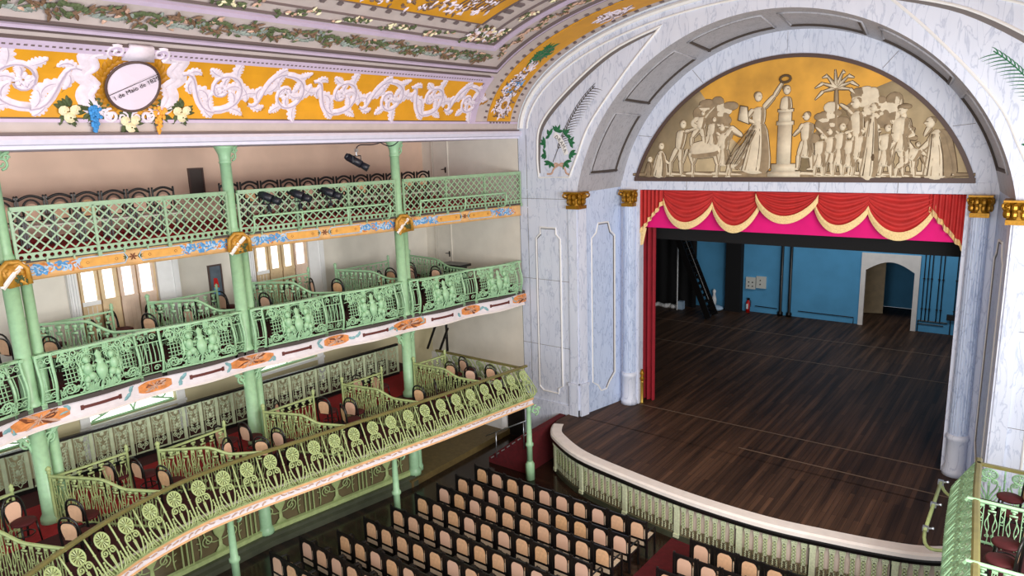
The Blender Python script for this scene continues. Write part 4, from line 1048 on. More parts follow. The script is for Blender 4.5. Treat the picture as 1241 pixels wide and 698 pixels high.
# lowest level with arched window openings
WIN = [(-17.4, -15.2), (-13.9, -11.75), (-9.3, -7.2)]
ys = YB
for a, b in WIN:
    q.ab((BX - .2, ys, -1.3), (BX, a, 3.7)); q.ab((BX - .2, a, -1.3), (BX, b, 2.33)); ys = b
q.ab((BX - .2, ys, -1.3), (BX, -2, 3.7))
for a, b in WIN:
    m_ = (a + b) / 2; hw = (b - a) / 2
    q.prism([(a, 3.7), (a, 3.0)] + [(m_ - hw * cos(PI * i / 12), 3.0 + .55 * sin(PI * i / 12)) for i in range(1, 12)] + [(b, 3.0), (b, 3.7)], lambda u, v, d: (d, u, v), BX - .2, BX)
struct('wall_left', q, [M['cream'], M['peach'], M['ochrewall']], label='plaster back wall behind the left balconies')
q = MB(); q.add([(-7.1, -2.02, -1.25), (-2.66, -2.02, -1.25), (-2.66, -2.02, 9.0), (-7.1, -2.02, 9.0)], [(0, 1, 2, 3)]); struct('wall_end', q, M['cream'], label='pale plaster wall at the stage end of the balconies')
for i, (a, b) in enumerate(WIN):
    W = MB(); m_ = (a + b) / 2; hw = (b - a) / 2
    W.prism([(a, 2.33)] + [(m_ - hw * cos(PI * k / 12), 3.0 + .55 * sin(PI * k / 12)) for k in range(13)] + [(b, 2.33)], lambda u, v, d: (d, u, v), BX - .19, BX - .17)
    wo = struct('window_%d' % (i + 1), W, M['pane'], label='bright arched window behind the lowest balcony')
    f = MB(); fw2 = lambda u, v, d: (BX - .1 + d, u, v)
    f.tube([(BX - .1, a + .03, 2.36), (BX - .1, b - .03, 2.36)], .03, 5)
    for s in (-1, 1):
        for cx, cz, r in ((.3, 2.75, .26), (.75, 2.62, .2), (.62, 3.1, .22)):
            f.tube([fw2(m_ + s * u, v, 0) for u, v in spiral(cx, cz, r, .04, 0, 1.6, 22)], .022, 5)
        f.tube([fw2(m_ + s * u, v, 0) for u, v in bez((0, 2.38), (.1, 2.9), (.5, 2.5), (1.0, 2.4), 10)], .022, 5)
    f.tube([fw2(m_ - hw * .96 * cos(PI * k / 12), 3.0 + .52 * sin(PI * k / 12), 0) for k in range(13)], .025, 5)
    struct('window_scroll_grille', f, M['green'], wo)
    f = MB(); f.ab((BX, a - .25, 2.25), (BX + .06, b + .25, 2.33)); f.ab((BX, a - .22, 1.5), (BX + .04, a, 3.1)); f.ab((BX, b, 1.5), (BX + .04, b + .22, 3.1)); struct('window_casing', f, M['white'], wo)

# ------------------------------------------------------------------ balcony plans
COLS = [(-3.1, -20.1), (-4.41, -15.76), (-4.31, -11.15), (-3.53, -6.54), (-2.71, -2.05)]
GP = Path(list(reversed(catmull([(-3.1, -20.1), (-4.41, -15.76), (-4.31, -11.15), (-3.53, -6.54), (-2.70, -2.06)], 10))))
T1P = Path(catmull([(-.55, -4.44), (-.76, -6.0), (-.96, -7.51), (-1.19, -8.9), (-1.57, -11.1), (-1.9, -13.0), (-1.93, -14.2), (-1.66, -15.45), (-1.0, -16.9), (-.1, -18.3)], 6))
def t2o(d):                          # serpentine of the middle balcony, metres along GP
    for a, b in zip(COLD, COLD[1:]):
        if a <= d <= b:
            f = (d - a) / (b - a); return .04 + .13 * (sin(2 * PI * f) ** 2) * (1 if f < 1 else 1)
    return .04
COLD = [0] + [GP.aty(y) for x, y in reversed(COLS[1:-1])] + [GP.L]
T2P = Path([GP.map(d, t2o(d) + .12, 0)[:2] for d in [GP.L * i / 120 for i in range(121)]])
GFP = Path(offset(GP.p, .12))
# slabs
def slab(name, path, z0, z1, mt, label, setb=.06):
    q = MB(); P = offset(path, -setb); n = len(P)
    P2 = [(BX, y) for x, y in P]
    for zz in (z0, z1): q.sheet([[(a[0], a[1], zz), (b[0], b[1], zz)] for a, b in zip(P, P2)])
    q.sheet([[(a[0], a[1], z0), (a[0], a[1], z1)] for a in P])
    for k in (0, -1): q.add([(P[k][0], P[k][1], z0), (P2[k][0], P2[k][1], z0), (P2[k][0], P2[k][1], z1), (P[k][0], P[k][1], z1)], [(0, 1, 2, 3)])
    return struct(name, q, mt, label=label)
slab('floor_gallery', GFP.p, 6.55, 6.8, M['cream'], 'floor slab of the top gallery')
slab('floor_upper', T2P.p, 3.6, 3.92, M['cream'], 'floor slab of the middle balcony')
slab('floor_lower', T1P.p, 1.2, 1.5, M['cream'], 'floor slab of the lowest balcony')
q = MB(); q.ab((BX, YB, 6.8), (-5.9, -2.1, 7.02)); q.sheet([[(x - .55, y, 6.98), (-6.9, y, 6.98)] for x, y in GP.p]); q.sheet([[(x - .55, y, 6.98), (x - .55, y, 6.8)] for x, y in GP.p]); struct('carpet_step', q, M['red'], label='red carpeted step of the top gallery')
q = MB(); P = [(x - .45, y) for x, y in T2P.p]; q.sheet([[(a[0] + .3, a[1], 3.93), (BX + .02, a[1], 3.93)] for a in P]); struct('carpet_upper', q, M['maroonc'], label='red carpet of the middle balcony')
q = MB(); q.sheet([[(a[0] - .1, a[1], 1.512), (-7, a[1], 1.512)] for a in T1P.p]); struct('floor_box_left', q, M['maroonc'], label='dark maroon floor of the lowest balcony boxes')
q = MB(); q.ab((-5.4, -19, 1.512), (-3.75, -4.6, 1.52)); struct('carpet_lower', q, M['red'], label='red carpet walkway of the lowest balcony')

# fascias
q = MB(); q.sweep(GFP.p, [(-.08, 6.45), (0, 6.45), (.03, 6.48), (.0, 6.52), (0, 6.76), (.04, 6.8), (-.08, 6.8)]); FG = struct('trim_7', q, M['orange'], label='orange and blue painted fascia of the top gallery')
q = MB(); q.sweep(GFP.p, [(-.06, 6.8), (.05, 6.8), (.05, 6.86), (-.06, 6.86)]); struct('fascia_ledge', q, M['darkpaint'], FG)
bl, pq, pbm = MB(), MB(), MB(); r2 = random.Random(12)
GF = lambda s0, z0, o0: (lambda u, v, d: GFP.map(s0 + u, o0 + d, z0 + v))
for a, b in zip(COLD, COLD[1:]):
    L = b - a; m_ = (a + b) / 2
    for s in (-1, 1):
        fn = GF(m_ + s * .62, 6.64, .0)
        pq.prism([(-.38, -.075), (.38, -.075), (.42, -.03), (.42, .03), (.38, .075), (-.38, .075), (-.42, .03), (-.42, -.03)], fn, .001, .015)
        pbm.tube([fn(u, v, .012) for u, v in [(-.44, -.11), (.44, -.11), (.5, 0), (.44, .11), (-.44, .11), (-.5, 0)]], .014, 4, True)
        for tx in (-.28, .28): bl.mi = 2; bl.tube([fn(tx + .03 * cos(w_), .03 * sin(w_), .018) for w_ in (0, 1.2, 2.4, 3.6, 4.8)], .006, 3, True)
        x = 1.12
        while x < L / 2 - .2:
            fn = GF(m_ + s * x, 6.64, 0); ph = x * 5
            for q2 in range(5):
                bl.mi = r2.choice([0, 0, 1, 0, 3]); an = r2.uniform(0, 6.3)
                acanthus(bl, lambda u, v, d: fn(u, max(-.12, min(.12, v)), d * .3), (r2.uniform(-.06, .06), r2.uniform(-.06, .06)), an, r2.uniform(.14, .26), .035, r2.uniform(-3, 3), 2, 8)
            bl.mi = 1 if int(x * 10) % 2 else 0; bl.leaf([(u, v) for u, v in spiral(0, 0, .1, .02, ph, 1.3, 12)], .018, fn, .006, .014)
            x += .16
    fn = GF(m_, 6.64, 0); bl.mi = 2
    for k_ in range(6): an = 2 * PI * k_ / 6; bl.leaf([(0, 0), (.05 * cos(an), .05 * sin(an)), (.1 * cos(an), .08 * sin(an))], [.004, .02, .004], fn, .004, .012)
    bl.mi = 4
    for sx in (-1, 1):
        for k_ in range(4): acanthus(bl, lambda u, v, d: fn(u, v, d * .3), (sx * .1, 0), (0 if sx > 0 else PI) + (k_ - 1.5) * .5, .12, .02, 0, 1, 6)
struct('painted_scrolls', bl, [M['skyblue'], M['paleblue'], M['rustdk'], M['rust'], M['leafg']], FG); struct('painted_plaque', pq, M['plaque'], FG); struct('plaque_border', pbm, M['paleblue'], FG)

q = MB(); q.sweep(T2P.p, [(-.08, 3.5), (.02, 3.5), (.05, 3.53), (.02, 3.57), (0, 3.6), (0, 3.86), (.03, 3.9), (-.08, 3.9)]); F2 = struct('trim_8', q, M['palefas'], label='pale painted fascia of the middle balcony with rust ornaments')
q = MB(); q.sweep(T2P.p, [(-.06, 3.9), (.06, 3.9), (.06, 3.99), (-.06, 3.99)]); struct('fascia_ledge', q, M['darkpaint'], F2)
q = MB(); q.sweep(T2P.p, [(.03, 3.495), (.06, 3.51), (.06, 3.53), (.03, 3.55)]); struct('fascia_bead', q, M['whitest'], F2)
ru, tl, mr = MB(), MB(), MB()
T2D = [T2P.L * d / GP.L for d in COLD]
F2n = lambda s0, z0: (lambda u, v, d: T2P.map(s0 + u, .0 + d, z0 + v))
for a, b in zip(T2D, T2D[1:]):
    L = b - a
    for f, big in ((0, 1), (.5, 0), (1, 1)):
        c = a + L * f; fn = F2n(c, 3.73)
        if (f == 1 and b < T2P.L - .1): continue
        w_ = .55 if big else .36; ru.mi = 0; ru.strip(fn, -w_, w_, -.135, .135, .01, 10, .5)
        ru.mi = 1
        for k_ in range(20):
            ru.mi = (1, 0, 2)[k_ % 3]
            an = r2.uniform(-.5, .5) + (0 if k_ % 2 else PI); acanthus(ru, lambda u, v, d: fn(u, max(-.14, min(.14, v)), .012 + d * .3), (0, 0), an, w_ * r2.uniform(.5, .9), .05, r2.uniform(-1, 1), 2, 8)
        ru.mi = 2
        for k_ in range(3): an = k_ * PI / 3; ru.tube([fn(-.1 * cos(an), -.1 * sin(an), .03), fn(.1 * cos(an), .1 * sin(an), .03)], .012, 4)
    for f in (.25, .75):
        c = a + L * f; fn = F2n(c, 3.73); mr.strip(fn, -.38, .38, -.032, .032, .012)
        for sx in (-.38, .38): mr.prism([(sx - .03, -.05), (sx + .03, -.05), (sx + .03, .05), (sx - .03, .05)], fn, .001, .015)
        for sx in (-1, 1):
            for k_ in range(7): tl.mi = k_ % 2
            for _ in (0, 1): acanthus(tl, lambda u, v, d: fn(u, max(-.13, min(.13, v)), d * .3), (sx * (.62 + .07 * (k_ % 3)), 0), r2.uniform(0, 6.3), .24, .05, r2.uniform(-2, 2), 2, 8)
struct('rust_ornament', ru, [M['rust'], M['rustdk'], M['pink']], F2); struct('teal_ornament', tl, [M['teal'], M['paleblue']], F2); struct('maroon_plaque', mr, M['maroon'], F2)

T1F = [(-3.9, -4.43), (-.62, -4.4)] + T1P.p
q = MB(); q.sweep(T1P.p, [(-.1, 1.15), (0, 1.15), (.04, 1.18), (.02, 1.22), (.0, 1.24), (0, 1.34), (.03, 1.37), (.03, 1.42), (-.1, 1.42)]); F1 = struct('trim_9', q, M['palefas'], label='cream and orange fascia of the lowest balcony')
q = MB(); q.sweep(T1P.p, [(.04, 1.34), (.045, 1.34), (.045, 1.41), (.03, 1.41)]); q.sweep(T1P.p, [(.03, 1.17), (.05, 1.18), (.03, 1.215)]); struct('orange_band', q, M['t1orange'], F1)
q = MB(); q.sweep(T1P.p, [(-.3, 1.41), (.06, 1.41), (.06, 1.435), (-.3, 1.44)]); struct('fascia_ledge', q, M['olive'], F1)
q = MB(); fn = lambda u, v, d: T1P.map(u, d, v)
u = .2
while u < T1P.L:
    acanthus(q, fn, (u, 1.29), r2.uniform(-.5, .5), .18, .02, r2.uniform(-2, 2), 2, 6); u += .16
struct('painted_leaf', q, M['pink'], F1)
q = MB(); q.ab((-6.5, -4.5, 1.16), (-.62, -4.42, 1.44)); struct('trim_10', q, M['palefas'], label='fascia at the stage end of the lowest balcony')

# ------------------------------------------------------------------ iron columns
def shaft(z0, z1, r, x, y, seg=18): 
    q = MB(); q.sm = True; q.lathe([(r * 1.35, z0), (r * 1.35, z0 + .12), (r * 1.1, z0 + .18), (r * 1.03, z0 + .22), (r, z1)], seg, (x, y, 0)); return q
def bracket(x, y, z, dx, dy, w=.38, h=.4):
    q = MB(); q.sm = True; l = math.hypot(dx, dy); dx /= l; dy /= l; F = lambda u, v: (x + dx * u, y + dy * u, z + v)
    q.tube([F(*p) for p in bez((.1, -h), (.16, -.1), (w * .5, -.02), (w, 0), 8)], .03, 6); q.tube([F(*p) for p in spiral(.2, -.2, .12, .03, -PI / 2, 1.3, 14)], .025, 6); q.tube([F(*p) for p in spiral(.3, -.1, .06, .02, 0, 1.2, 10)], .022, 6); return q
M['cartgold'] = mat('dull_gold_scroll', srgb(192, 140, 52), .5, .2, var=.25, scale=10)
CN = ['left of the photo, by the edge', 'in the middle of the left balconies', 'nearest the stage']
for i, (x, y) in enumerate(COLS[1:4]):
    K = thing('iron_column', 'tall pale green iron column through all balconies, ' + CN[i], 'column', (x, y, -1.0), 'tall iron columns')
    for z0, z1, r in ((-1.0, 1.16, .15), (1.5, 3.5, .145), (3.92, 6.45, .14), (6.8, 8.9, .125)): part('shaft', shaft(z0, z1, r, x, y), M['green'], K)
    q = MB(); q.sm = True; q.lathe([(.13, 8.5), (.15, 8.52), (.13, 8.56), (.14, 8.7), (.2, 8.84), (.24, 8.9)], 18, (x, y, 0)); part('capital', q, M['green'], K)
    for z, dirs, w_ in ((8.88, ((-.1, 1),), .36), (3.48, ((0, 1), (0, -1)), .6), (6.44, (), .3)):
        for dx, dy in dirs: part('scroll_bracket', bracket(x, y, z, dx, dy, w_, w_), M['green'], K)
    x2, y2 = x - .1, y + .29
    K2 = thing('iron_column', 'slimmer green iron column standing close behind the tall column ' + CN[i], 'column', (x2, y2, -1.0), 'slim paired iron columns')
    for z0, z1, r in ((-1.0, 1.16, .1), (1.5, 3.5, .1), (3.92, 6.45, .1)): part('shaft', shaft(z0, z1, r, x2, y2, 14), M['green'], K2)
    # gilded cartouche on the gallery fascia
    fx, fy, nx, ny = x + .16, y, 1, 0; d0 = GFP.aty(y)
    T = thing('gilded_cartouche', 'gold ribboned cartouche on the gallery fascia, column ' + CN[i], 'cartouche', GFP.map(d0, .05, 6.4), 'gilded cartouches of the top gallery')
    fn = GF(d0, 6.62, .03)
    q = MB(); q.sm = True; q.prism([(-.26, -.2), (-.2, .2), (.02, .27), (.2, .2), (.26, -.16), (.1, -.24)], fn, 0, .09); q.tube([fn(u, v, .1) for u, v in [(-.26, -.2), (-.24, .1), (-.1, .24), (.1, .25), (.24, .12), (.26, -.16)]], .05, 6)
    for k_ in range(10): acanthus(q, lambda u, v, d: fn(u, v, .08 + d), (r2.uniform(-.15, .15), r2.uniform(-.15, .15)), r2.uniform(0, 6.3), .2, .05, 1, 2, 7)
    part('gold_scroll', q, M['cartgold'], T)
    q = MB(); q.leaf([(.24, -.22), (.05, -.02), (-.2, .2)], .045, fn, .11, .13); part('pale_ribbon', q, M['whitest'], T)
    q = MB()
    for k_ in range(12): acanthus(q, lambda u, v, d: fn(u, v, .09 + d), (-.1 + r2.uniform(-.08, .08), -.08 + r2.uniform(-.08, .08)), r2.uniform(0, 6.3), .1, .03, 1, 1, 5)
    part('green_leaves', q, M['leafg'], T)
# thin columns carrying the lowest balcony
for i, (d, lb) in enumerate(((.02, 'by the red stage steps'), (4.52, 'half way along the lowest balcony'), (8.75, 'at the bottom of the photo'), (13.2, 'at the rear of the hall'))):
    x, y, _ = T1P.map(d, -.16 if i == 0 else -.66, 0)
    if i == 3: continue
    K = thing('balcony_post', 'slender green iron post under the lowest balcony, ' + lb, 'post', (x, y, -1.25), 'posts under the lowest balcony')
    q = MB(); q.sm = True; q.lathe([(.14, -1.25), (.14, -.75), (.1, -.7), (.09, -.66)], 8, (x, y, 0)); part('pedestal', q, M['green'], K)
    q = MB(); q.sm = True; q.lathe([(.085, -.66), (.085, -.2), (.12, -.16), (.12, -.1), (.085, -.06), (.065, .95), (.09, 1.0), (.07, 1.05), (.12, 1.15)], 14, (x, y, 0)); part('shaft', q, M['green'], K)
    q = bracket(x, y, 1.14, .8, .3, .24, .24); part('scroll_bracket', q, M['green'], K)
# lower screen between hall and side passage
SC = thing('lower_screen', 'green iron lyre screen on a plinth under the lowest balcony', 'screen', (-4.25, -11, -1.25))
scp = Path([(-3.55, -6.6), (-4.28, -11.15), (-4.4, -15.8), (-3.9, -18.5)])
q = MB(); q.sweep(scp.p, [(-.2, -1.25), (.28, -1.25), (.28, -1.1), (.18, -1.06), (.18, -.97), (-.2, -.97)]); part('plinth', q, M['plinth'], SC)
q = MB(); q.sweep(scp.p, [(-.03, -.97), (.06, -.97), (.06, -.86), (-.03, -.84)]); q.sweep(scp.p, [(-.03, 1.08), (.05, 1.08), (.05, 1.16), (-.03, 1.16)]); part('rail', q, M['olive'], SC)
q = MB(); q.sweep([p for p in [scp.at(scp.L * i / 40)[:2] for i in range(41)] if p[1] > -13.2], [(-.06, -.9), (-.05, -.9), (-.05, 1.1), (-.06, 1.1)]); part('backing_panel', q, M['shade'], SC)
def lyre_unit():
    m_ = MB(); m_.sm = True; F = lambda u, v: (u, 0, v)
    for s in (-1, 1):
        m_.tube([F(s * u, v) for u, v in bez((.05, -.55), (.45, -.6), (.5, .1), (.22, .35), 10)], .018, 5); m_.tube([F(s * u, v) for u, v in spiral(.3, -.45, .16, .03, -1.5, 1.5, 16)], .018, 5)
        m_.tube([F(s * u, v) for u, v in spiral(.16, .42, .12, .02, -.3, -1.5, 14)], .016, 5); m_.tube([F(s * u, v) for u, v in bez((.52, -.8), (.4, -.3), (.72, .2), (.5, .75), 10)], .018, 5)
        m_.tube([F(s * u, v) for u, v in spiral(.42, .8, .12, .02, 0, 1.5, 14)], .016, 5)
        for k_ in range(8): m_.tube([F(s * (.58 - .06 * abs(k_ - 4) * .4), -.6 + k_ * .17), F(s * (.66 - .06 * abs(k_ - 4) * .4), -.56 + k_ * .17)], .014, 4)
    m_.lathe([(.02, -.84), (.16, -.82), (.05, -.7), (.04, -.5), (.14, -.35), (.18, -.15), (.12, -.02), (.2, .05), (.02, .1)], 12); m_.v = [(x, y * .3, z) for x, y, z in m_.v]; return m_
def bars_unit():
    m_ = MB()
    for u in (-.12, 0, .12): m_.tube([(u, 0, -.86), (u, 0, 1.1)], .02, 5); m_.tube([(u, 0, -.2), (u, 0, -.1)], .03, 5)
    return m_
LU = lpart('lyre_panel', lyre_unit(), M['olive'], SC); BU = lpart('bar_group', bars_unit(), M['olive'], SC); first = True
d = .9
while d < scp.L:
    for ob, off in ((LU, 0), (BU, .82)):
        x, y, tx, ty = scp.at(d + off)
        if first: ob.location = (x + 4.25, y + 11, 1.25); ob.rotation_euler[2] = math.atan2(ty, tx)
        else: inst(ob, SC, (x, y, 0), math.atan2(ty, tx))
    first = False; d += 1.65
q = MB(); q.ab((BX, -19, -1.25), (-4.2, -6.8, -1.0)); q.ab((BX, -6.9, -1.25), (-3.3, -2.02, -1.05)); struct('floor_passage', q, M['tile'], label='raised side passage floor of olive tiles')
q = MB(); q.ab((-4.6, -2.3, -1.05), (-3.5, -2.03, -.6)); q.ab((-7, -2.1, -1.05), (-3.4, -2.03, 1.2)); struct('baseboard_left', q, M['white'], label='white wall base under the end of the lowest balcony')
q = MB(); q.ab((-3.38, -2.12, -1.25), (-2.7, -2.03, .75)); struct('door_1', q, M['blackpaint'], label='dark doorway under the balcony beside the marble pier')

# ------------------------------------------------------------------ top gallery balustrade
def lattice_panel(L):                # local: x along, z up from fascia
    m_ = MB(); H0, H1 = .165, .98; n = max(2, int(round(L / .2)))
    s = L / n; rows_ = max(2, int(round((H1 - H0) / (s * 1.05))))
    hh = (H1 - H0) / rows_
    for i in range(-rows_, n):
        pass
    for sgn in (1, -1):
        for i in range(-rows_, n + 1):
            x0, z0, x1, z1 = i * s, H0, i * s + rows_ * s, H1
            if x0 < 0: z0 = H0 + (-x0 / s) * hh; x0 = 0
            if x1 > L: z1 = H1 - ((x1 - L) / s) * hh; x1 = L
            if x1 - x0 < s * .4: continue
            if sgn < 0: x0, x1 = L - x0, L - x1
            m_.bar((x0, .004 * sgn, z0), (x1, .004 * sgn, z1), .016, .03)
    return m_
def hole_rail(L):
    m_ = MB(); n = max(2, int(L / .125)); s = L / n
    for z0, z1 in ((.0, .155),):
        for i in range(n):
            cx = (i + .5) * s; cz = (z0 + z1) / 2; hx, hz = s / 2, (z1 - z0) / 2; r_ = .042
            out = [(hx, 0), (hx, hz), (0, hz), (-hx, hz), (-hx, 0), (-hx, -hz), (0, -hz), (hx, -hz)]
            vs = [(cx + u, -.008, cz + v) for u, v in out] + [(cx + r_ * cos(PI * k_ / 4), -.008, cz + r_ * sin(PI * k_ / 4)) for k_ in range(8)] + [(cx + u, .012, cz + v) for u, v in out] + [(cx + r_ * cos(PI * k_ / 4), .012, cz + r_ * sin(PI * k_ / 4)) for k_ in range(8)]
            fs = []
            for k_ in range(8):
                l = (k_ + 1) % 8; fs += [(k_, l, 8 + l, 8 + k_), (16 + l, 16 + k_, 24 + k_, 24 + l), (8 + k_, 8 + l, 24 + l, 24 + k_)]
            m_.add(vs, fs)
    return m_
GBN = ['between the stage and the first tall column', 'between the first and second tall columns', 'between the second and third tall columns', 'beyond the third tall column']
for bi, (a, b) in enumerate(zip(COLD, COLD[1:])):
    if bi == 3: b = a + 2.2
    A, Bp = GP.map(a + (.0 if bi == 0 else .14), .13, 6.83), GP.map(b - .14, .13, 6.83)
    G = thing('gallery_balustrade', 'green iron lattice balustrade of the top gallery, ' + GBN[bi], 'balustrade', A, 'lattice balustrades of the top gallery')
    dx, dy = Bp[0] - A[0], Bp[1] - A[1]; L = math.hypot(dx, dy); rz = math.atan2(dy, dx); n = 3; l = L / n
    G.rotation_euler[2] = rz
    pan = rl = po = None
    for i in range(n):
        if pan is None:
            pan = lpart('lattice_panel', lattice_panel(l), M['galgreen'], G); rl = lpart('pierced_base_rail', hole_rail(l), M['galgreen'], G)
        else:
            for o in (pan, rl):
                c = o.copy(); COLL.objects.link(c); c.parent = G; c.location = (i * l, 0, 0)
    q = MB(); q.box((L / 2, 0, 1.01), (L, .1, .06)); q.box((L / 2, 0, .965), (L, .05, .03)); lpart('top_rail', q, M['galgreen'], G)
    for i in range(n + 1):
        if po is None:
            q = MB(); q.box((0, 0, .48), (.05, .05, 1.0)); q.box((0, .03, -.02), (.07, .05, .1)); po = lpart('post', q, M['galgreen'], G)
        else: c = po.copy(); COLL.objects.link(c); c.parent = G; c.location = (i * l, 0, 0)
    for i in range(n * 3):
        if i % 3 == 0: continue
        q = MB(); q.box((i * l / 3, .03, -.02), (.03, .04, .08)); lpart('foot', q, M['galgreen'], G)

# light bars hooked to the gallery front
for bi, (da, db, nh, lb) in enumerate(((.9, 4.1, 3, 'on the gallery front nearest the stage'), (5.1, 8.9, 4, 'on the gallery front below the spotlights'))):
    T = thing('lighting_bar', 'pale green pipe bar with curved hooks ' + lb, 'pipe bar', GFP.map((da + db) / 2, .3, 7.2), 'lighting bars of the gallery')
    q = MB(); q.sm = True; q.tube([GFP.map(da + (db - da) * i / 10, .34, 7.25) for i in range(11)], .028, 8); part('bar', q, M['green'], T)
    for i in range(nh):
        d = da + (db - da) * i / (nh - 1); q = MB(); q.sm = True
        q.tube([GFP.map(d, o, z) for o, z in bez((.34, 7.25), (.4, 7.0), (.36, 6.78), (.04, 6.84), 9)], .024, 7); part('hook', q, M['green'], T)
q = MB(); q.ab((BX + .02, -18.5, -.95), (BX + .06, -13.0, 1.1)); struct('window_4', q, M['pane'], label='bright daylit opening behind the lower screen')

# ------------------------------------------------------------------ middle balcony balustrade
def bomb(v): return .10 * sin(PI * min(1, v / .75)) if v < .75 else -.04 * (v - .75) / .25
def cherub_panel(w):                 # local x centred, z 0..1 up
    m_ = MB(); m_.sm = True; h = w / 2; F = lambda u, v: (u, bomb(v), v)
    for v in (.03, .97): m_.tube([F(-h + 2 * h * i / 6, v) for i in range(7)], .022, 6)
    for s in (-1, 1):
        for cx, cz, r_, a0 in ((.62, .2, .14, 0), (.62, .8, .14, 0), (.3, .13, .1, 2), (.44, .9, .09, 3), (.2, .92, .07, 1)):
            m_.tube([F(s * u, v) for u, v in spiral(cx, cz, r_, .02, a0, 1.6, 16)], .017, 5)
        for i in range(4):           # lattice side
            m_.tube([F(s * (.44 + i * .07), .33), F(s * (.44 + i * .07), .66)], .011, 4); m_.tube([F(s * .42, .36 + i * .085), F(s * (.72), .36 + i * .085)], .011, 4)
        m_.tube([F(s * u, v) for u, v in bez((.42, .28), (.36, .4), (.36, .6), (.42, .72), 7)], .02, 5)
        m_.tube([F(s * u, v) for u, v in bez((.0, .03), (.3, .02), (.55, .06), (.74, .06), 8)], .016, 5)
        # putto
        for c, r_ in (((.25, .73), (.07, .06, .075)), ((.26, .54), (.095, .07, .13)), ((.2, .38), (.085, .06, .085)), ((.3, .33), (.07, .06, .07)), ((.24, .70), (.055, .05, .06)), ((.25, .54), (.07, .06, .1)), ((.2, .4), (.07, .055, .07)), ((.29, .36), (.06, .055, .06)), ((.16, .3), (.035, .04, .07)), ((.31, .24), (.04, .04, .08)), ((.15, .58), (.07, .035, .03)), ((.34, .6), (.035, .035, .06))):
            p = F(s * c[0], c[1]); m_.ell((p[0], p[1] + .03, p[2]), r_, 8, 6)
        for k_ in range(3): m_.tube([F(s * u, v) for u, v in bez((.36, .62), (.44, .7 + .04 * k_), (.42, .82), (.34, .86), 6)], .014, 4)
        for k_ in range(5): m_.leaf([(s * u, v) for u, v in bez((.06 + .03 * k_, .05), (.12 + .05 * k_, .12), (.1 + .05 * k_, .2), (.02 + .07 * k_, .26), 6)], [.008, .02, .025, .025, .018, .01, .004], lambda u, v, d: (u, bomb(v) + d + .01, v), .0, .02)
    pr = [(.02, .14), (.05, .16), (.02, .24), (.07, .3), (.115, .42), (.12, .5), (.08, .58), (.06, .62), (.1, .66), (.05, .7), (.07, .8), (.0, .88)]
    o = len(m_.v); m_.lathe(pr, 12); 
    for i in range(o, len(m_.v)): x, y, z = m_.v[i]; m_.v[i] = (x, y * .6 + bomb(z) + .03, z)
    m_.tube([F(0, -.04), F(0, .14)], .03, 6)
    return m_
def filigree(m_, w):
    r3 = random.Random(8); h = w / 2
    for i in range(58):
        u, v = r3.uniform(.06, h - .06), r3.uniform(.1, .92)
        if .42 < u < .74 and .34 < v < .66: continue
        rr = r3.uniform(.045, .085); a0 = r3.uniform(0, 6); tn = r3.choice((-1.3, 1.3))
        for s in (-1, 1):
            m_.tube([(s * x, bomb(max(0, z)) - .005, z) for x, z in spiral(u, v, rr, .012, a0, tn, 9)], .013, 4)
            m_.tube([(s * x, bomb(max(0, z)) - .005, max(.02, min(.97, z))) for x, z in [(u + rr * cos(a0), v + rr * sin(a0)), (u + rr * 1.4 * cos(a0 + .6), v + rr * 1.4 * sin(a0 + .6)), (u + rr * 2 * cos(a0 + .8), v + rr * 2 * sin(a0 + .8))]], .012, 4)
    m_.tube([(u, bomb(max(0, v)), v) for u, v in [(.4 * cos(2 * PI * i / 30), .5 + .43 * sin(2 * PI * i / 30)) for i in range(30)]], .016, 5, True)
    return m_
def slim_panel(w):
    m_ = MB(); h = w / 2; F = lambda u, v: (u, bomb(v), v)
    for v in (.03, .97, .28, .72): m_.tube([F(-h, v), F(h, v)], .014, 5)
    n = max(2, int(w / .09))
    for i in range(n): u = -h + w * (i + .5) / n; m_.tube([F(u, .28 + .44 * k_ / 4) for k_ in range(5)], .011, 5)
    for cz in (.15, .84):
        for s in (-1, 1): m_.tube([F(s * u, v) for u, v in spiral(h * .5, cz, .075, .015, 0, 1.4, 12)], .012, 5)
    return m_
def iron_post():
    m_ = MB(); m_.tube([(0, bomb(v), v) for v in (0, .1, .25, .4, .55, .7, .85, 1)], .03, 6); m_.box((0, .02, -.03), (.1, .08, .1)); m_.box((0, 0, .98), (.08, .08, .06)); return m_
Z2 = 3.99
BPN = ['nearest the stage', 'between the two nearer tall columns', 'between the second and third tall columns', 'beyond the third tall column']
meshes = {}
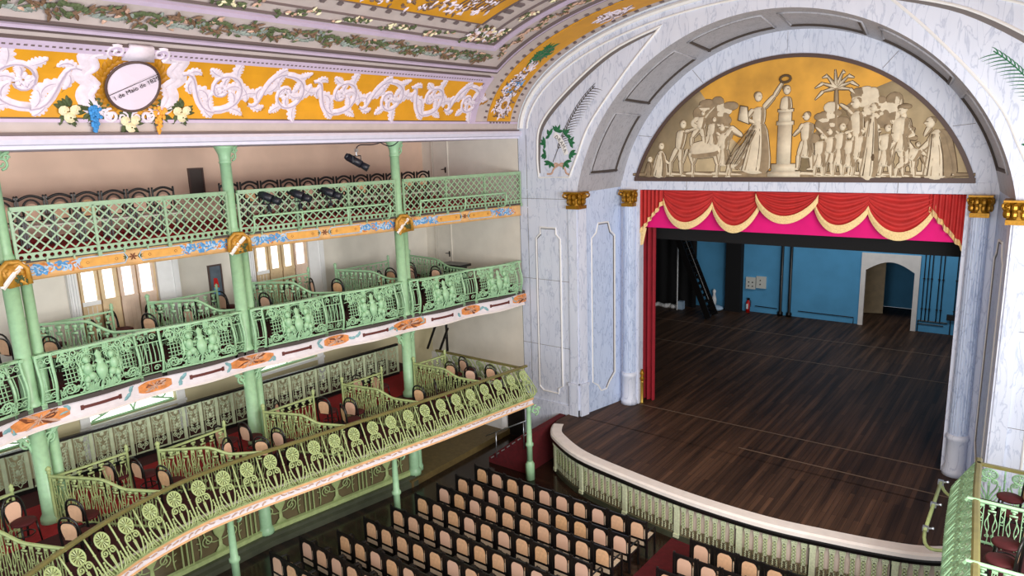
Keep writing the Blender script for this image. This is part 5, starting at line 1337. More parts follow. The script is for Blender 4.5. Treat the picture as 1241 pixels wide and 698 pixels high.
for bi, (a, b) in enumerate(zip(T2D, T2D[1:])):
    L = b - a
    if bi == 3: b = a + 2.4
    x, y, _ = T2P.map(a, 0, Z2)
    G = thing('cherub_balustrade', 'green cherub-relief balustrade of the middle balcony, ' + BPN[bi], 'balustrade', (x, y, Z2), 'cherub balustrades of the middle balcony')
    k_ = L / 4.66
    lay = [('slim', .3, .24), ('big', 1.27, 1.62), ('mid', 2.36, .46), ('big', 3.45, 1.62), ('slim', 4.4, .24)]
    for nm, c, w_ in lay:
        if bi == 3 and c > 2.2: continue
        px, py, tx, ty = T2P.at(a + c * k_); rz = math.atan2(ty, tx); key = nm
        if key not in meshes:
            mb_ = filigree(cherub_panel(w_), w_) if nm == 'big' else slim_panel(w_); meshes[key] = lpart('relief_panel' if nm == 'big' else 'bar_panel', mb_, M['green'], G); ob = meshes[key]
            ob.location = (px - x, py - y, 0); ob.rotation_euler[2] = rz
        else: ob = inst(meshes[key], G, (px, py, Z2), rz)
        ob.name = 'relief_panel' if nm == 'big' else 'bar_panel'
    for c in (.16, .43, 2.1, 2.62, 4.28, 4.54):
        if bi == 3 and c > 2.3: continue
        px, py, tx, ty = T2P.at(a + c * k_); rz = math.atan2(ty, tx)
        if 'post' not in meshes: meshes['post'] = lpart('post', iron_post(), M['green'], G); meshes['post'].location = (px - x, py - y, 0); meshes['post'].rotation_euler[2] = rz
        else: inst(meshes['post'], G, (px, py, Z2), rz)
    P = [T2P.map(a + .12 + (b - a - .24) * i / 24, -.04, 0)[:2] for i in range(25)]
    q = MB(); q.sweep(P, [(-.06, 4.95), (.06, 4.95), (.06, 5.0), (-.06, 5.0)]); part('handrail', q, M['green'], G)

# ------------------------------------------------------------------ lowest balcony balustrade
H1 = .88
def b1(v): return .03 + .17 * sin(PI / 2 * v / .16) if v < .16 else .2 - .42 * ((v - .16) / .84) ** 1.05
def P1(u, v): return (u, b1(v), v * H1)
def palmette():
    m_ = MB(); m_.sm = True
    cz = .76; R_ = .132
    def D(u, w_): return P1(u, cz + w_ / H1)
    m_.tube([D(R_ * cos(2 * PI * i / 16), R_ * sin(2 * PI * i / 16)) for i in range(16)], .018, 5, True)
    m_.sm = False; m_.ell(D(0, 0), (.035, .025, .035), 8, 4)
    for i in range(12):
        an = 2 * PI * i / 12
        m_.leaf([(r_ * cos(an), r_ * sin(an)) for r_ in (.03, .07, .105, .125)], [.005, .012, .022, .018], lambda u, v, d: tuple(Vector(D(u, v)) + Vector((0, d, 0))), -.004, .012)
    m_.sm = True
    for s in (-1, 1):
        m_.tube([P1(s * u, v) for u, v in spiral(.078, .54, .072, .012, 2.2, -1.5, 14)], .017, 5)
        m_.tube([P1(s * u, v) for u, v in bez((.14, .55), (.16, .34), (.05, .2), (.012, .02), 8)], .017, 5)
        m_.tube([P1(s * u, v) for u, v in bez((.02, .46), (.01, .3), (.01, .15), (.006, .02), 6)], .012, 4)
        m_.tube([P1(s * u, v) for u, v in bez((.18, .4), (.22, .3), (.12, .12), (.04, .02), 8)], .016, 5)
        m_.tube([P1(s * u, v) for u, v in bez((.2, .3), (.21, .2), (.17, .1), (.1, .03), 6)], .013, 4)
        p = P1(s * .18, .42); m_.ell(p, (.024, .02, .024), 6, 4)
        for t in (.16, .24, .32): p = P1(s * (.13 + t * .12), t); m_.ell(p, (.018, .014, .012), 5, 4)
    m_.tube([P1(0, v) for v in (.02, .2, .4, .64)], .012, 4)
    m_.sm = False; p = P1(0, .5); m_.ell(p, (.02, .016, .03), 6, 4)
    return m_
def iron_bar():
    m_ = MB(); m_.sm = True; m_.tube([P1(0, v) for v in (0, .03, .06, .12, .2, .3, .4, .5, .65, .8, 1.0)], .017, 6)
    for v in (.34, .62): p = P1(0, v); m_.ell(p, (.028, .028, .022), 7, 4)
    for v in (.08, .14, .2, .26):
        p = P1(0, v); m_.ell((p[0] - .032, p[1], p[2]), (.02, .012, .012), 5, 4); m_.ell((p[0] + .032, p[1], p[2]), (.02, .012, .012), 5, 4)
    return m_
def tier1_balustrade(path, label, mx=1, ret=True, mt=None):
    mt = mt or M['olive']; pk, bk = 'pal' + mt.name, 'bar' + mt.name
    tp = Path(path); x0, y0 = path[0] if mx > 0 else path[-1]; Zb = 1.435
    G = thing('palmette_balustrade', label, 'balustrade', (x0, y0, Zb), 'palmette balustrades of the lowest balcony')
    U = .5 if mx > 0 else .38; n = int(tp.L / U); pan = bar = None; seq = []
    for i in range(n):
        px, py, tx, ty = tp.at((i + .5) * tp.L / n); seq.append((px, py, math.atan2(ty, tx), 'p'))
        px, py, tx, ty = tp.at((i + 1) * tp.L / n); seq.append((px, py, math.atan2(ty, tx), 'b'))
    if ret:                          # return along the stage end, seen from inside
        for i in range(7):
            xx = -.95 - i * .5; seq.append((xx, -4.45, PI * 0 + (0 if mx > 0 else 0), 'p')); seq.append((xx - .25, -4.45, 0, 'b'))
            if mx < 0: seq[-2] = (9.68 - xx, -4.45, 0, 'p'); seq[-1] = (9.93 - xx, -4.45, 0, 'b')
        if mx > 0: seq.append((-.62, -4.45, -.8, 'b'))
    for px, py, rz, t in seq:
        if t == 'p':
            if pk not in meshes: meshes[pk] = lpart('palmette_panel', palmette(), mt, G); o = meshes[pk]; o.location = (px - x0, py - y0, 0); o.rotation_euler[2] = rz
            else: inst(meshes[pk], G, (px, py, Zb), rz)
        else:
            if bk not in meshes: meshes[bk] = lpart('baluster', iron_bar(), mt, G); o = meshes[bk]; o.location = (px - x0, py - y0, 0); o.rotation_euler[2] = rz
            else: inst(meshes[bk], G, (px, py, Zb), rz)
    q = MB(); q.sweep(path, [(-.27, 2.29), (-.17, 2.29), (-.16, 2.33), (-.19, 2.35), (-.25, 2.35), (-.28, 2.33)])
    part('handrail', q, M['oliverail'], G)
    q = MB(); s_ = 1 if mx > 0 else -1; xa = -.75 if mx > 0 else 10.4; xb = -4.2 if mx > 0 else 14.2
    if ret: q.ab((xa, -4.63, 2.29), (xb, -4.7, 2.35)); part('return_rail', q, M['oliverail'], G)
    q = MB(); q.sweep(path, [(-.04, 1.43), (.06, 1.43), (.06, 1.47), (-.04, 1.47)]); part('base_rail', q, M['olive'], G)
    return G
tier1_balustrade(T1P.p, 'olive green bulging palmette balustrade along the lowest balcony left of the stage')
T1R = list(reversed(catmull([(10.21, -4.44), (10.3, -6.0), (10.42, -7.5), (10.54, -9.0), (10.7, -11), (10.8, -12.5)], 5)))
tier1_balustrade(T1R, 'pale green palmette balustrade of the right-hand box at the edge of the photo', -1, True, M['green'])

# ------------------------------------------------------------------ box partitions
def vase_baluster(h):
    m_ = MB(); m_.sm = True; F = lambda u, v: (u, 0, v * h)
    m_.box((0, 0, h * .93), (.1, .02, .05)); m_.box((0, 0, h * .82), (.12, .02, .04)); m_.ell((0, 0, h * .88), (.03, .018, .03), 6, 4)
    for s in (-1, 1):
        m_.tube([F(s * u, v) for u, v in bez((.05, .78), (.02, .66), (.13, .58), (.07, .42), 8)], .011, 4); m_.tube([F(s * u, v) for u, v in bez((.03, .76), (.1, .6), (-.02, .5), (.05, .3), 8)], .01, 4)
        m_.tube([F(s * u, v) for u, v in spiral(.05, .24, .045, .01, 1.5, 1.3, 9)], .01, 4); m_.tube([F(s * u, v) for u, v in bez((.07, .42), (.02, .3), (.02, .1), (.06, .02), 6)], .011, 4)
    return m_
def twin_bar(h):
    m_ = MB(); F = lambda u, v: (u, 0, v * h)
    for s in (-1, 1): m_.tube([F(s * .032, 0), F(s * .032, .96)], .009, 4)
    for v in (.9, .62, .56, .3, .04): m_.tube([F(-.032, v), F(.032, v)], .009, 4)
    m_.tube([F(0, .88), F(.03, .78), F(-.03, .7), F(0, .62)], .008, 4); m_.box((0, 0, h * .93), (.07, .018, .05)); return m_
def partition(label, P, Q, z0, zt, zq, group, mt, jamb=None):   # from tall post P to front rail point Q
    T = thing('box_partition', label, 'partition', (P[0], P[1], z0), group)
    q = MB(); q.sm = True; q.lathe([(.045, 0), (.045, .08), (.03, .1), (.03, zt - z0 + .06), (.05, zt - z0 + .08), (.03, zt - z0 + .1), (.055, zt - z0 + .14), (.05, zt - z0 + .18), (.0, zt - z0 + .22)], 10, (P[0], P[1], z0)); part('post', q, mt, T)
    dx, dy = Q[0] - P[0], Q[1] - P[1]; L = math.hypot(dx, dy); ux, uy = dx / L, dy / L; rz = math.atan2(dy, dx)
    zc = lambda t: zt + (zq - zt) * (0 if t < .45 else 1 if t > .72 else (lambda s: s * s * (3 - 2 * s))((t - .45) / .27))
    q = MB(); pts = [(P[0] + ux * L * t, P[1] + uy * L * t, zc(t)) for t in [i / 24 for i in range(25)]]
    pts.append((Q[0] + ux * .03, Q[1] + uy * .03, zq - .05))
    q.tube(pts, .032, 6); part('stepped_rail', q, mt, T)
    n = int(L / .15)
    for i in range(n):
        t = (i + .6) / n; h = zc(t) - z0; key = ('v' if i % 2 else 't', mt.name)
        if key not in meshes:
            meshes[key] = lpart('baluster', (vase_baluster if i % 2 else twin_bar)(1.0), mt, T); o = meshes[key]; o.location = (dx * t, dy * t, 0); o.rotation_euler[2] = rz; o.scale = (1, 1, h)
        else: inst(meshes[key], T, (P[0] + dx * t, P[1] + dy * t, z0), rz, (1, 1, h))
    q = MB(); q.bar((P[0], P[1], z0 + .06), (Q[0], Q[1], z0 + .06), .03, .03); part('foot_rail', q, mt, T)
    if jamb:
        J = jamb; q = MB(); q.bar((P[0], P[1], zt - .04), (J[0], J[1], zt - .04), .05, .04); part('back_rail', q, mt, T)
        q = MB(); q.sm = True; q.lathe([(.04, 0), (.028, .06), (.028, zt - z0), (.05, zt - z0 + .04), (.03, zt - z0 + .07), (.045, zt - z0 + .11), (.0, zt - z0 + .16)], 10, (J[0], J[1], z0)); part('jamb_post', q, mt, T)
        ddx, ddy = J[0] - P[0], J[1] - P[1]; LL = math.hypot(ddx, ddy); n = int(LL / .2)
        for i in range(n):
            t = (i + .5) / n; key = ('v', mt.name); inst(meshes[key], T, (P[0] + ddx * t, P[1] + ddy * t, z0), math.atan2(ddy, ddx), (1, 1, zt - .05 - z0))
def railpt(y, o=-.22):
    d = T1P.aty(y); return T1P.map(d, o, 0)[:2]
PT = [((-4.25, -15.72), (-4.2, -14.25)), ((-3.62, -13.85), (-3.65, -12.3)), ((-3.68, -11.25), (-3.66, -9.8)), ((-3.67, -8.85), (-3.6, -7.5)), ((-3.32, -6.5), (-3.2, -5.3)), ((-3.9, -17.6), (-4.15, -16.4))]
ORD = ['third from the stage end... ', '', '', '', '']
PL = ['green stepped iron partition of the lowest balcony, fifth from the stage, by the left tall column', 'green stepped iron partition of the lowest balcony, fourth from the stage', 'green stepped iron partition of the lowest balcony, third from the stage, by the middle tall column', 'green stepped iron partition of the lowest balcony, second from the stage', 'green stepped iron partition of the lowest balcony, nearest the stage', 'green stepped iron partition of the lowest balcony at the bottom left corner of the photo']
for (p, j), lb, qy in zip(PT, PL, (-14.56, -12.43, -10.45, -8.38, -6.29, -16.43)): partition(lb, p, railpt(qy), 1.51, 2.52, 2.33, 'partitions of the lowest balcony', M['olive'], j)
for y, lb in ((-6.35, 'nearer the stage'), (-8.55, 'at the bottom right corner of the photo')):
    yy = y; xr = 10.42 + (-6.35 - y) * .085; partition('pale green stepped partition of the right-hand box, ' + lb, (13.2, y), (xr, yy), 1.51, 2.52, 2.33, 'partitions of the right-hand boxes', M['green'])
P2 = [(-15.12, -13.45), (-12.62, -10.85), (-9.88, -8.0), (-7.03, -4.9), (-3.95, None)]
L2 = ['fifth from the stage, by the left tall column', 'fourth from the stage', 'third from the stage, by the middle tall column', 'second from the stage', 'nearest the stage']
for (y, j), lb, qy in zip(P2, L2, (-13.37, -11.01, -8.59, -6.28, -4.25)):
    d = T2P.aty(qy); Q = T2P.map(d, -.1, 0)[:2]
    partition('pale green stepped partition of the middle balcony, ' + lb, (-5.9, y), Q, 3.93, 5.28 if y < -8 else 5.18, 4.98, 'partitions of the middle balcony', M['green'], (-5.9, j) if j else None)

# ------------------------------------------------------------------ iron fence at the back of the lowest balcony
FP = Path(list(reversed([(-5.6, -18.8), (-6.3, -16.3), (-6.05, -13.9), (-5.86, -11.5), (-5.62, -8.6), (-5.3, -5.3)])))
T = thing('back_fence', 'pale green panelled iron fence with a black rail behind the lowest balcony boxes', 'fence', (-5.9, -11, 1.5))
q = MB(); q.sweep(FP.p, [(-.05, 2.48), (.05, 2.48), (.05, 2.54), (-.05, 2.54)]); part('top_rail', q, M['blackpaint'], T)
q = MB(); q.sweep(FP.p, [(-.03, 1.5), (.03, 1.5), (.03, 1.6), (-.03, 1.6)]); part('base_rail', q, M['blackpaint'], T)
def fence_panel():
    m_ = MB(); w_ = .34; h = .88; F = lambda u, v: (u, 0, v)
    m_.box((-.19, 0, .45), (.07, .035, .92)); 
    for v in (.04, .86): m_.box((0, 0, v), (w_, .03, .03))
    for s in (-1, 1):
        m_.tube([F(s * u, v) for u, v in spiral(.07, .66, .07, .012, 0, 1.5, 12)], .012, 4); m_.tube([F(s * u, v) for u, v in spiral(.07, .24, .07, .012, 3, 1.5, 12)], .012, 4)
        m_.tube([F(s * u, v) for u, v in bez((.0, .1), (.16, .3), (.0, .5), (.13, .82), 8)], .012, 4); m_.tube([F(s * .15, .05), F(s * .15, .85)], .008, 4)
        for k_ in range(5): m_.leaf([(s * .02, .3 + .08 * k_), (s * .07, .34 + .08 * k_), (s * .12, .33 + .08 * k_)], [.006, .018, .004], lambda u, v, d: (u, d, v), 0, .012)
    m_.ell((0, 0, .46), (.045, .02, .07), 8, 5); m_.ell((0, 0, .8), (.05, .015, .05), 8, 5); return m_
n = int(FP.L / .42); fo = None
for i in range(n):
    x, y, tx, ty = FP.at((i + .5) * FP.L / n); rz = math.atan2(ty, tx)
    if fo is None: fo = lpart('scroll_panel', fence_panel(), M['fence'], T); fo.location = (x + 5.9, y + 11, .08); fo.rotation_euler[2] = rz
    else: inst(fo, T, (x, y, 1.58), rz)

# ------------------------------------------------------------------ doors of the middle balcony, pictures, pole
def french(y0, y1, n, label, cols):
    h0, h1 = 3.93, 6.5; D = MB(); D.ab((BX, y0 - .1, h0), (BX + .06, y1 + .1, h1)); ob = struct('door_%d' % n, D, M['tan'], label=label)
    w_ = (y1 - y0) / 4
    for i in range(4):
        a, b = y0 + i * w_ + .02, y0 + (i + 1) * w_ - .02
        leaf = MB(); xx = BX + .08
        leaf.ab((xx, a, h0), (xx + .05, b, 5.3))
        st = .06 if i in (0, 3) else .085
        leaf.ab((xx, a, 5.3), (xx + .05, a + st, h1)); leaf.ab((xx, b - st, 5.3), (xx + .05, b, h1)); leaf.ab((xx, a, h1 - .1), (xx + .05, b, h1))
        lo = struct('door_leaf', leaf, M[cols[i]], ob)
        pn = MB(); pn.ab((xx + .01, a + st, 5.38), (xx + .02, b - st, h1 - .1)); struct('glass_pane', pn, M['pane'], lo)
        tr = MB(); tr.ab((xx + .05, a, 5.28), (xx + .075, b, 5.38))
        for k_ in range(1, 4): tr.ab((xx + .05, a + (b - a) * k_ / 4 - .006, h0), (xx + .056, a + (b - a) * k_ / 4 + .006, 5.25))
        struct('door_moulding', tr, M[cols[i]] if i else M['white'], lo)
    c = MB(); c.ab((BX, y1 + .06, h0), (BX + .16, y1 + .5, h1)); c.ab((BX, y0 - .22, h0), (BX + .14, y0 - .02, h1)); c.ab((BX, y1 + .46, h0), (BX + .2, y1 + .6, h1))
    for k_ in range(3): c.ab((BX + .14, y0 - .2 + k_ * .06, h0), (BX + .17, y0 - .17 + k_ * .06, h1))
    struct('door_casing', c, M['white'], ob)
french(-13.72, -11.95, 2, 'tan glazed French door of the middle balcony, left of the middle tall column', ['tan', 'tan', 'pinkwood', 'pinkwood'])
french(-9.1, -7.35, 3, 'tan glazed French door of the middle balcony, right of the middle tall column', ['tan', 'tan', 'tan', 'pinkwood'])
for z0, z1, lb in ((6.9, 9.0, 'top gallery'), (3.95, 6.4, 'middle balcony')):
    q = MB()
    for x in (-6.45, -5.72): q.ab((x - .02, -2.06, z0), (x + .02, -2.02, z1))
    q.ab((-6.4, -2.05, z0), (-5.75, -2.03, z1 - .05)); o = struct('door_%d' % (4 if z0 > 5 else 5), q, M['cream'], label='flush pale door in the end wall of the ' + lb)
    h = MB(); h.tube([(-5.82, -2.06, z0 + 1.05), (-5.82, -2.12, z0 + 1.05), (-5.95, -2.12, z0 + 1.04)], .016, 6); h.box((-5.82, -2.06, z0 + 1.02), (.05, .02, .2)); struct('door_handle', h, M['blackpaint'], o)
def frame_pic(name, y0, y1, z0, z1, label, mt):
    T = thing(name, label, 'poster', (BX + .02, (y0 + y1) / 2, z0))
    q = MB(); q.ab((BX + .01, y0, z0), (BX + .03, y1, z1)); part('sheet', q, mt, T)
    q = MB()
    for a, b in (((y0 - .04, z0 - .04), (y0, z1 + .04)), ((y1, z0 - .04), (y1 + .04, z1 + .04)), ((y0, z0 - .04), (y1, z0)), ((y0, z1), (y1, z1 + .04))): q.ab((BX, a[0], a[1]), (BX + .05, b[0], b[1]))
    part('frame', q, M['framebr'], T); return T
frame_pic('framed_board', -10.66, -10.32, 7.6, 8.34, 'narrow dark framed board on the peach wall of the top gallery', M['darkpaint'])
T = frame_pic('framed_poster', -10.44, -10.12, 4.7, 5.72, 'narrow framed poster with a red and blue figure on the middle balcony wall', M['poster'])
q = MB(); q.prism([(-10.36, 4.75), (-10.2, 4.75), (-10.2, 5.1), (-10.36, 5.15)], lambda u, v, d: (d, u, v), BX + .031, BX + .034); part('blue_shape', q, M['skyblue'], T)
q = MB(); q.prism([(-10.36, 5.15), (-10.2, 5.12), (-10.24, 5.38), (-10.34, 5.4)], lambda u, v, d: (d, u, v), BX + .031, BX + .034); part('red_shape', q, M['extred'], T)
T = thing('black_pole_stand', 'thin black upright pole with slanting stair rails at the end of the lowest balcony', 'pole', (-5.7, -2.6, 1.5))
q = MB(); q.tube([(-5.75, -2.5, 1.5), (-5.75, -2.5, 3.4)], .05, 8); part('pole', q, M['blackpaint'], T)
for dx in (-.45, .15):
    q = MB(); q.tube([(-5.9 + dx, -2.9, 1.6), (-5.45 + dx, -2.9, 2.5)], .045, 6); part('slanting_rail', q, M['blackpaint'], T)
q = MB(); q.ab((-4.9, -3.6, 4.85), (-3.95, -3.05, 4.93)); T = single('black_ledge_box', q, M['blackpaint'], 'flat black box lying on the rail at the stage end of the middle balcony', 'box')
q2 = MB(); q2.ab((-4.8, -3.5, 3.93), (-4.05, -3.15, 4.85)); raw('pedestal', q2, M['blackpaint'], T)

# ------------------------------------------------------------------ right-hand box
q = MB(); P = [(p[0], p[1]) for p in T1R]
for zz in (1.2, 1.5): q.sheet([[(x + .06, y, zz), (13.5, y, zz)] for x, y in P])
q.sheet([[(x + .06, y, 1.2), (x + .06, y, 1.5)] for x, y in P]); q.ab((10.2, -4.5, 1.16), (13.5, -4.42, 1.5))
struct('floor_box', q, M['cream'], label='floor slab of the right-hand boxes')
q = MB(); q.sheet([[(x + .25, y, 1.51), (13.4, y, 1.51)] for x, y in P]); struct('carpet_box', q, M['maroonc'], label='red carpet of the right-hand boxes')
q = MB(); q.sweep(P, [(-.1, 1.15), (0, 1.15), (.04, 1.18), (0, 1.24), (0, 1.34), (.03, 1.42), (-.1, 1.42)]); struct('trim_11', q, M['palefas'], label='fascia of the right-hand boxes')
T = thing('lamp_bracket', 'pale green pipe bracket with steel clamps reaching out from the right-hand box rail', 'bracket', (9.9, -5.2, 1.5))
q = MB(); q.sm = True; q.tube(bez((10.26, -4.6, 1.45), (10.05, -4.5, 1.4), (9.85, -4.35, 1.35), (9.82, -4.3, 1.62), 8) , .032, 8); part('hook_arm', q, M['olive'], T)
q = MB(); q.sm = True; q.tube([(9.82, -4.3, 1.62), (9.8, -6.2, 1.4)], .035, 8); part('cross_bar', q, M['olive'], T)
q = MB(); q.sm = True; q.tube(bez((9.8, -6.2, 1.4), (9.82, -6.6, 1.2), (10.0, -6.7, 1.3), (10.36, -6.6, 1.42), 8), .032, 8); part('hook_arm', q, M['olive'], T)
for t in (.03, .5, .95):
    q = MB(); p = Vector((9.82, -4.3, 1.62)).lerp(Vector((9.8, -6.2, 1.4)), t); q.box(p, (.1, .06, .1)); q.tube([p, p + Vector((.12, -.03, .05))], .02, 6); q.ell(p + Vector((.12, -.03, .05)), (.03, .03, .03), 6, 4); part('clamp', q, M['chrome'], T)

# ------------------------------------------------------------------ chairs
def theatre_seat(label, loc):
    T = thing('theatre_chair', label, 'chair', loc, 'cane theatre seats of the hall')
    q = MB()
    for s in (-1, 1):
        q.box((s * .25, -.22, .47), (.045, .05, .94)); q.lathe([(.02, .94), (.028, .965), (.0, .985)], 8, (s * .25, -.22, 0))
    q.box((0, -.22, .9), (.5, .04, .07)); q.box((0, -.22, .45), (.5, .035, .05)); q.box((-.02, -.22, .68), (.4, .02, .42)); q.box((0, -.22, .27), (.5, .035, .04))
    lpart('back_frame', q, M['blackpaint'], T)
    ar = [(-.165, .48)] + [(-.165 * cos(PI * i / 10), .74 + .14 * sin(PI * i / 10)) for i in range(11)] + [(.165, .48)]
    q = MB(); q.prism(ar, lambda u, v, d: (u, d, v), -.236, -.204); lpart('cane_back', q, M['cane'], T)
    q = MB(); q.box((.205, -.22, .62), (.03, .03, .22)); q.box((0, -.225, .36), (.36, .026, .1)); lpart('pale_back_rail', q, M['cane2'], T)
    q = MB(); q.box((0, .02, .42), (.42, .44, .04)); lpart('cane_seat', q, M['cane2'], T)
    q = MB(); q.box((0, .02, .4), (.47, .48, .05)); lpart('seat_frame', q, M['blackpaint'], T)
    for s in (-1, 1):
        q = MB(); q.tube([(s * .25, -.22, .66), (s * .255, .0, .67), (s * .25, .18, .65), (s * .25, .23, .56)], .022, 6); lpart('armrest', q, M['blackpaint'], T)
        q = MB(); q.box((s * .25, .22, .3), (.04, .04, .6)); lpart('leg', q, M['blackpaint'], T)
    return T
ORDN = ['first', 'second', 'third', 'fourth', 'fifth', 'sixth', 'seventh', 'eighth', 'ninth', 'tenth', 'eleventh', 'twelfth']
seat0 = None
ROWS = [(-6.12, -1.18), (-6.9, -1.22), (-7.6, -1.28), (-8.33, -1.38), (-9.14, -1.45), (-9.93, -1.57), (-10.72, -1.62), (-11.42, -2.15), (-12.2, -2.2)]
for ri, (y, x0) in enumerate(ROWS):
    for k in range(10):
        x = x0 + .556 * k; lb = 'black cane-backed chair, left block, %s row from stage, %s from red aisle' % (ORDN[ri], ORDN[9 - k])
        loc = (x, y - .02 * k * .4 + .22, -1.25)
        if seat0 is None: seat0 = theatre_seat(lb, loc)
        else: dup(seat0, loc, 0, lb)
for ri, (y, x0) in enumerate([(-6.27, 5.49), (-6.97, 5.4), (-7.72, 5.36), (-8.45, 5.3)]):
    for k in range(9 - ri):
        if y < -7 and k > 4: continue
        lb = 'black cane-backed chair, right block, %s row from stage, %s from red aisle' % (ORDN[ri], ORDN[k])
        dup(seat0, (x0 + .556 * k, y + .22, -1.25), 0, lb)
q = MB(); q.add([(4.2, -4.85, -1.243), (5.25, -4.95, -1.243), (5.1, -14, -1.243), (4.0, -14, -1.243)], [(0, 3, 2, 1)]); single('aisle_carpet', q, M['stepred'], 'dark red carpet runner between the two seat blocks', 'carpet')

def bentwood(label, seatm):
    T = thing('bentwood_chair', label, 'chair', (0, 0, 0), 'bentwood chairs of the boxes')
    q = MB(); q.sm = True
    hoop = bez((-.18, -.2, .0), (-.2, -.2, .4), (-.3, -.24, .92), (0, -.27, .93), 10) + bez((0, -.27, .93), (.3, -.24, .92), (.2, -.2, .4), (.18, -.2, .0), 10)[1:]
    q.tube(hoop, .021, 6); lpart('bent_back_hoop', q, M['blackpaint'], T)
    q = MB(); q.sm = True; ih = bez((-.13, -.215, .47), (-.18, -.23, .66), (-.2, -.25, .82), (0, -.255, .82), 8) + bez((0, -.255, .82), (.2, -.25, .82), (.18, -.23, .66), (.13, -.215, .47), 8)[1:]
    q.tube(ih, .016, 6); lpart('inner_hoop', q, M['blackpaint'], T)
    q = MB(); pl = [(p[0] * .93, p[2] - .012, p[1]) for p in ih]
    q.add([(u, w_ - .008, v) for u, v, w_ in pl] + [(u, w_ + .008, v) for u, v, w_ in pl], [tuple(range(len(pl) - 1, -1, -1)), tuple(range(len(pl), 2 * len(pl)))] + [(i, (i + 1) % len(pl), len(pl) + (i + 1) % len(pl), len(pl) + i) for i in range(len(pl))]); lpart('cane_back', q, M['cane'], T)
    q = MB(); q.sm = True; q.lathe([(.19, .42), (.215, .44), (.215, .465), (.18, .485), (0, .49)], 18); lpart('seat', q, seatm, T)
    q = MB(); q.sm = True; q.tube([(.16 * cos(2 * PI * i / 16), .16 * sin(2 * PI * i / 16) - .01, .2) for i in range(16)], .013, 5, True); lpart('ring_stretcher', q, M['blackpaint'], T)
    for s in (-1, 1): q = MB(); q.sm = True; q.tube([(s * .15, .13, .43), (s * .17, .17, 0)], [.02, .014], 6); lpart('leg', q, M['blackpaint'], T)
    return T
bent = bentwood('x', M['redseat']); used = [0]
def cap(b, lb):
    for f in ('black bentwood chair with cane back, %s balcony, %s', 'black bentwood chair, %s balcony, %s', 'bentwood chair, %s balcony, %s', 'chair, %s balcony, %s'):
        t = f % (b, lb)
        if len(t.split()) <= 16: return t
    return t
def put(x, y, z, rz, label, group):
    a = rad(rz); c = (x - .2 * sin(a) * -1 * -1, y + .2 * cos(a), z)
    if not used[0]:
        used[0] = 1; bent.location = c; bent.rotation_euler = (0, 0, a); bent['label'] = label; bent['group'] = group; return bent
    return dup(bent, c, a, label, group)
B1 = [(-4.04, -16.45, -70, 'turned sideways on the bright red carpet at the bottom left'), (-2.35, -16.1, 30, 'low behind the rail at bottom left, nearer the corner'), (-3.0, -15.75, 25, 'low behind the rail at bottom left, by the partition'),
      (-4.27, -14.62, 20, 'at the back of the second visible box, left of its neighbour'), (-3.88, -14.2, 10, 'at the back of the second visible box, beside the stepped partition'), (-3.0, -14.05, 15, 'in front of the fourth partition from the stage'), (-3.1, -12.55, -60, 'turned sideways near the rail of the third visible box'),
      (-4.0, -12.2, 15, 'at the back of the third visible box, near the middle tall column'), (-3.7, -11.75, 10, 'close behind the middle tall column'), (-2.6, -12.02, 30, 'low by the rail before the middle partition'), (-2.72, -11.5, 15, 'in front of the middle partition, by the rail'),
      (-4.3, -10.45, -50, 'turned sideways on the dark red carpet behind the fourth visible box'), (-2.62, -9.65, -20, 'low by the rail of the fourth visible box'), (-2.85, -9.25, 15, 'in front of the second partition from the stage'), (-3.5, -9.6, 20, 'against the second partition from the stage, rear one'),
      (-2.0, -7.6, 10, 'by the rail just left of the last partition'), (-1.95, -6.98, -40, 'turned sideways by the last partition'), (-2.72, -5.55, 10, 'in the box nearest the stage, left one at the back'), (-2.72, -4.98, -5, 'in the box nearest the stage, farthest at the back'), (-1.9, -5.6, 15, 'in the box nearest the stage, low by the rail'), (-1.5, -5.15, 5, 'in the box nearest the stage, nearest the stage corner'),
      (-4.15, -7.9, 15, 'behind the second partition from the stage, left one of a pair'), (-3.85, -7.5, 10, 'behind the second partition from the stage, right one of a pair')]
for x, y, rz, lb in B1: put(x, y, 1.515, rz, cap('lowest', lb), 'bentwood chairs of the lowest balcony')
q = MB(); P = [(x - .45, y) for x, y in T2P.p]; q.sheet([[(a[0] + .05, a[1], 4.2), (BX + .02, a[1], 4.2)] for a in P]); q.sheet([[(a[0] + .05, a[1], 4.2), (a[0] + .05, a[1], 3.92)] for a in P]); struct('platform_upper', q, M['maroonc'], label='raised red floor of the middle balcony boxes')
B2 = [(-6.33, -15.5, 20, 'at the left edge of the photo, left one'), (-6.2, -14.75, 15, 'just right of the left tall column'), (-5.15, -15.0, 30, 'low at the rail right of the left tall column'), (-5.95, -13.85, 10, 'low, left of the left French door'), (-6.5, -13.2, -50, 'turned sideways before the left French door'), (-6.49, -12.25, 25, 'beside the partition before the left French door, rear one'), (-5.4, -12.85, 25, 'beside the partition before the left French door, front one'), (-5.5, -11.84, 15, 'low at the rail left of the middle tall column'), (-5.9, -11.4, -30, 'turned, left of the middle tall column'), (-6.3, -10.5, 15, 'below the framed poster'), (-6.2, -9.45, 20, 'just right of the middle tall column, rear one'), (-5.05, -10.0, 15, 'just right of the middle tall column, front one'), (-6.1, -8.4, 10, 'right of the right French door, alone and upright'), (-5.6, -8.1, -50, 'turned sideways below the white casing'), (-5.5, -8.95, 10, 'low at the rail below the right French door'), (-4.9, -7.75, 15, 'low at the rail left of the tall column nearest the stage'), (-4.75, -6.25, -20, 'just beyond the second partition from the stage'), (-5.1, -4.7, 20, 'large, just right of the tall column nearest the stage'), (-4.85, -5.75, 15, 'low, beside the tall column nearest the stage'), (-3.8, -4.85, 10, 'farthest toward the stage'), (-4.3, -5.35, -15, 'second from the stage end')]
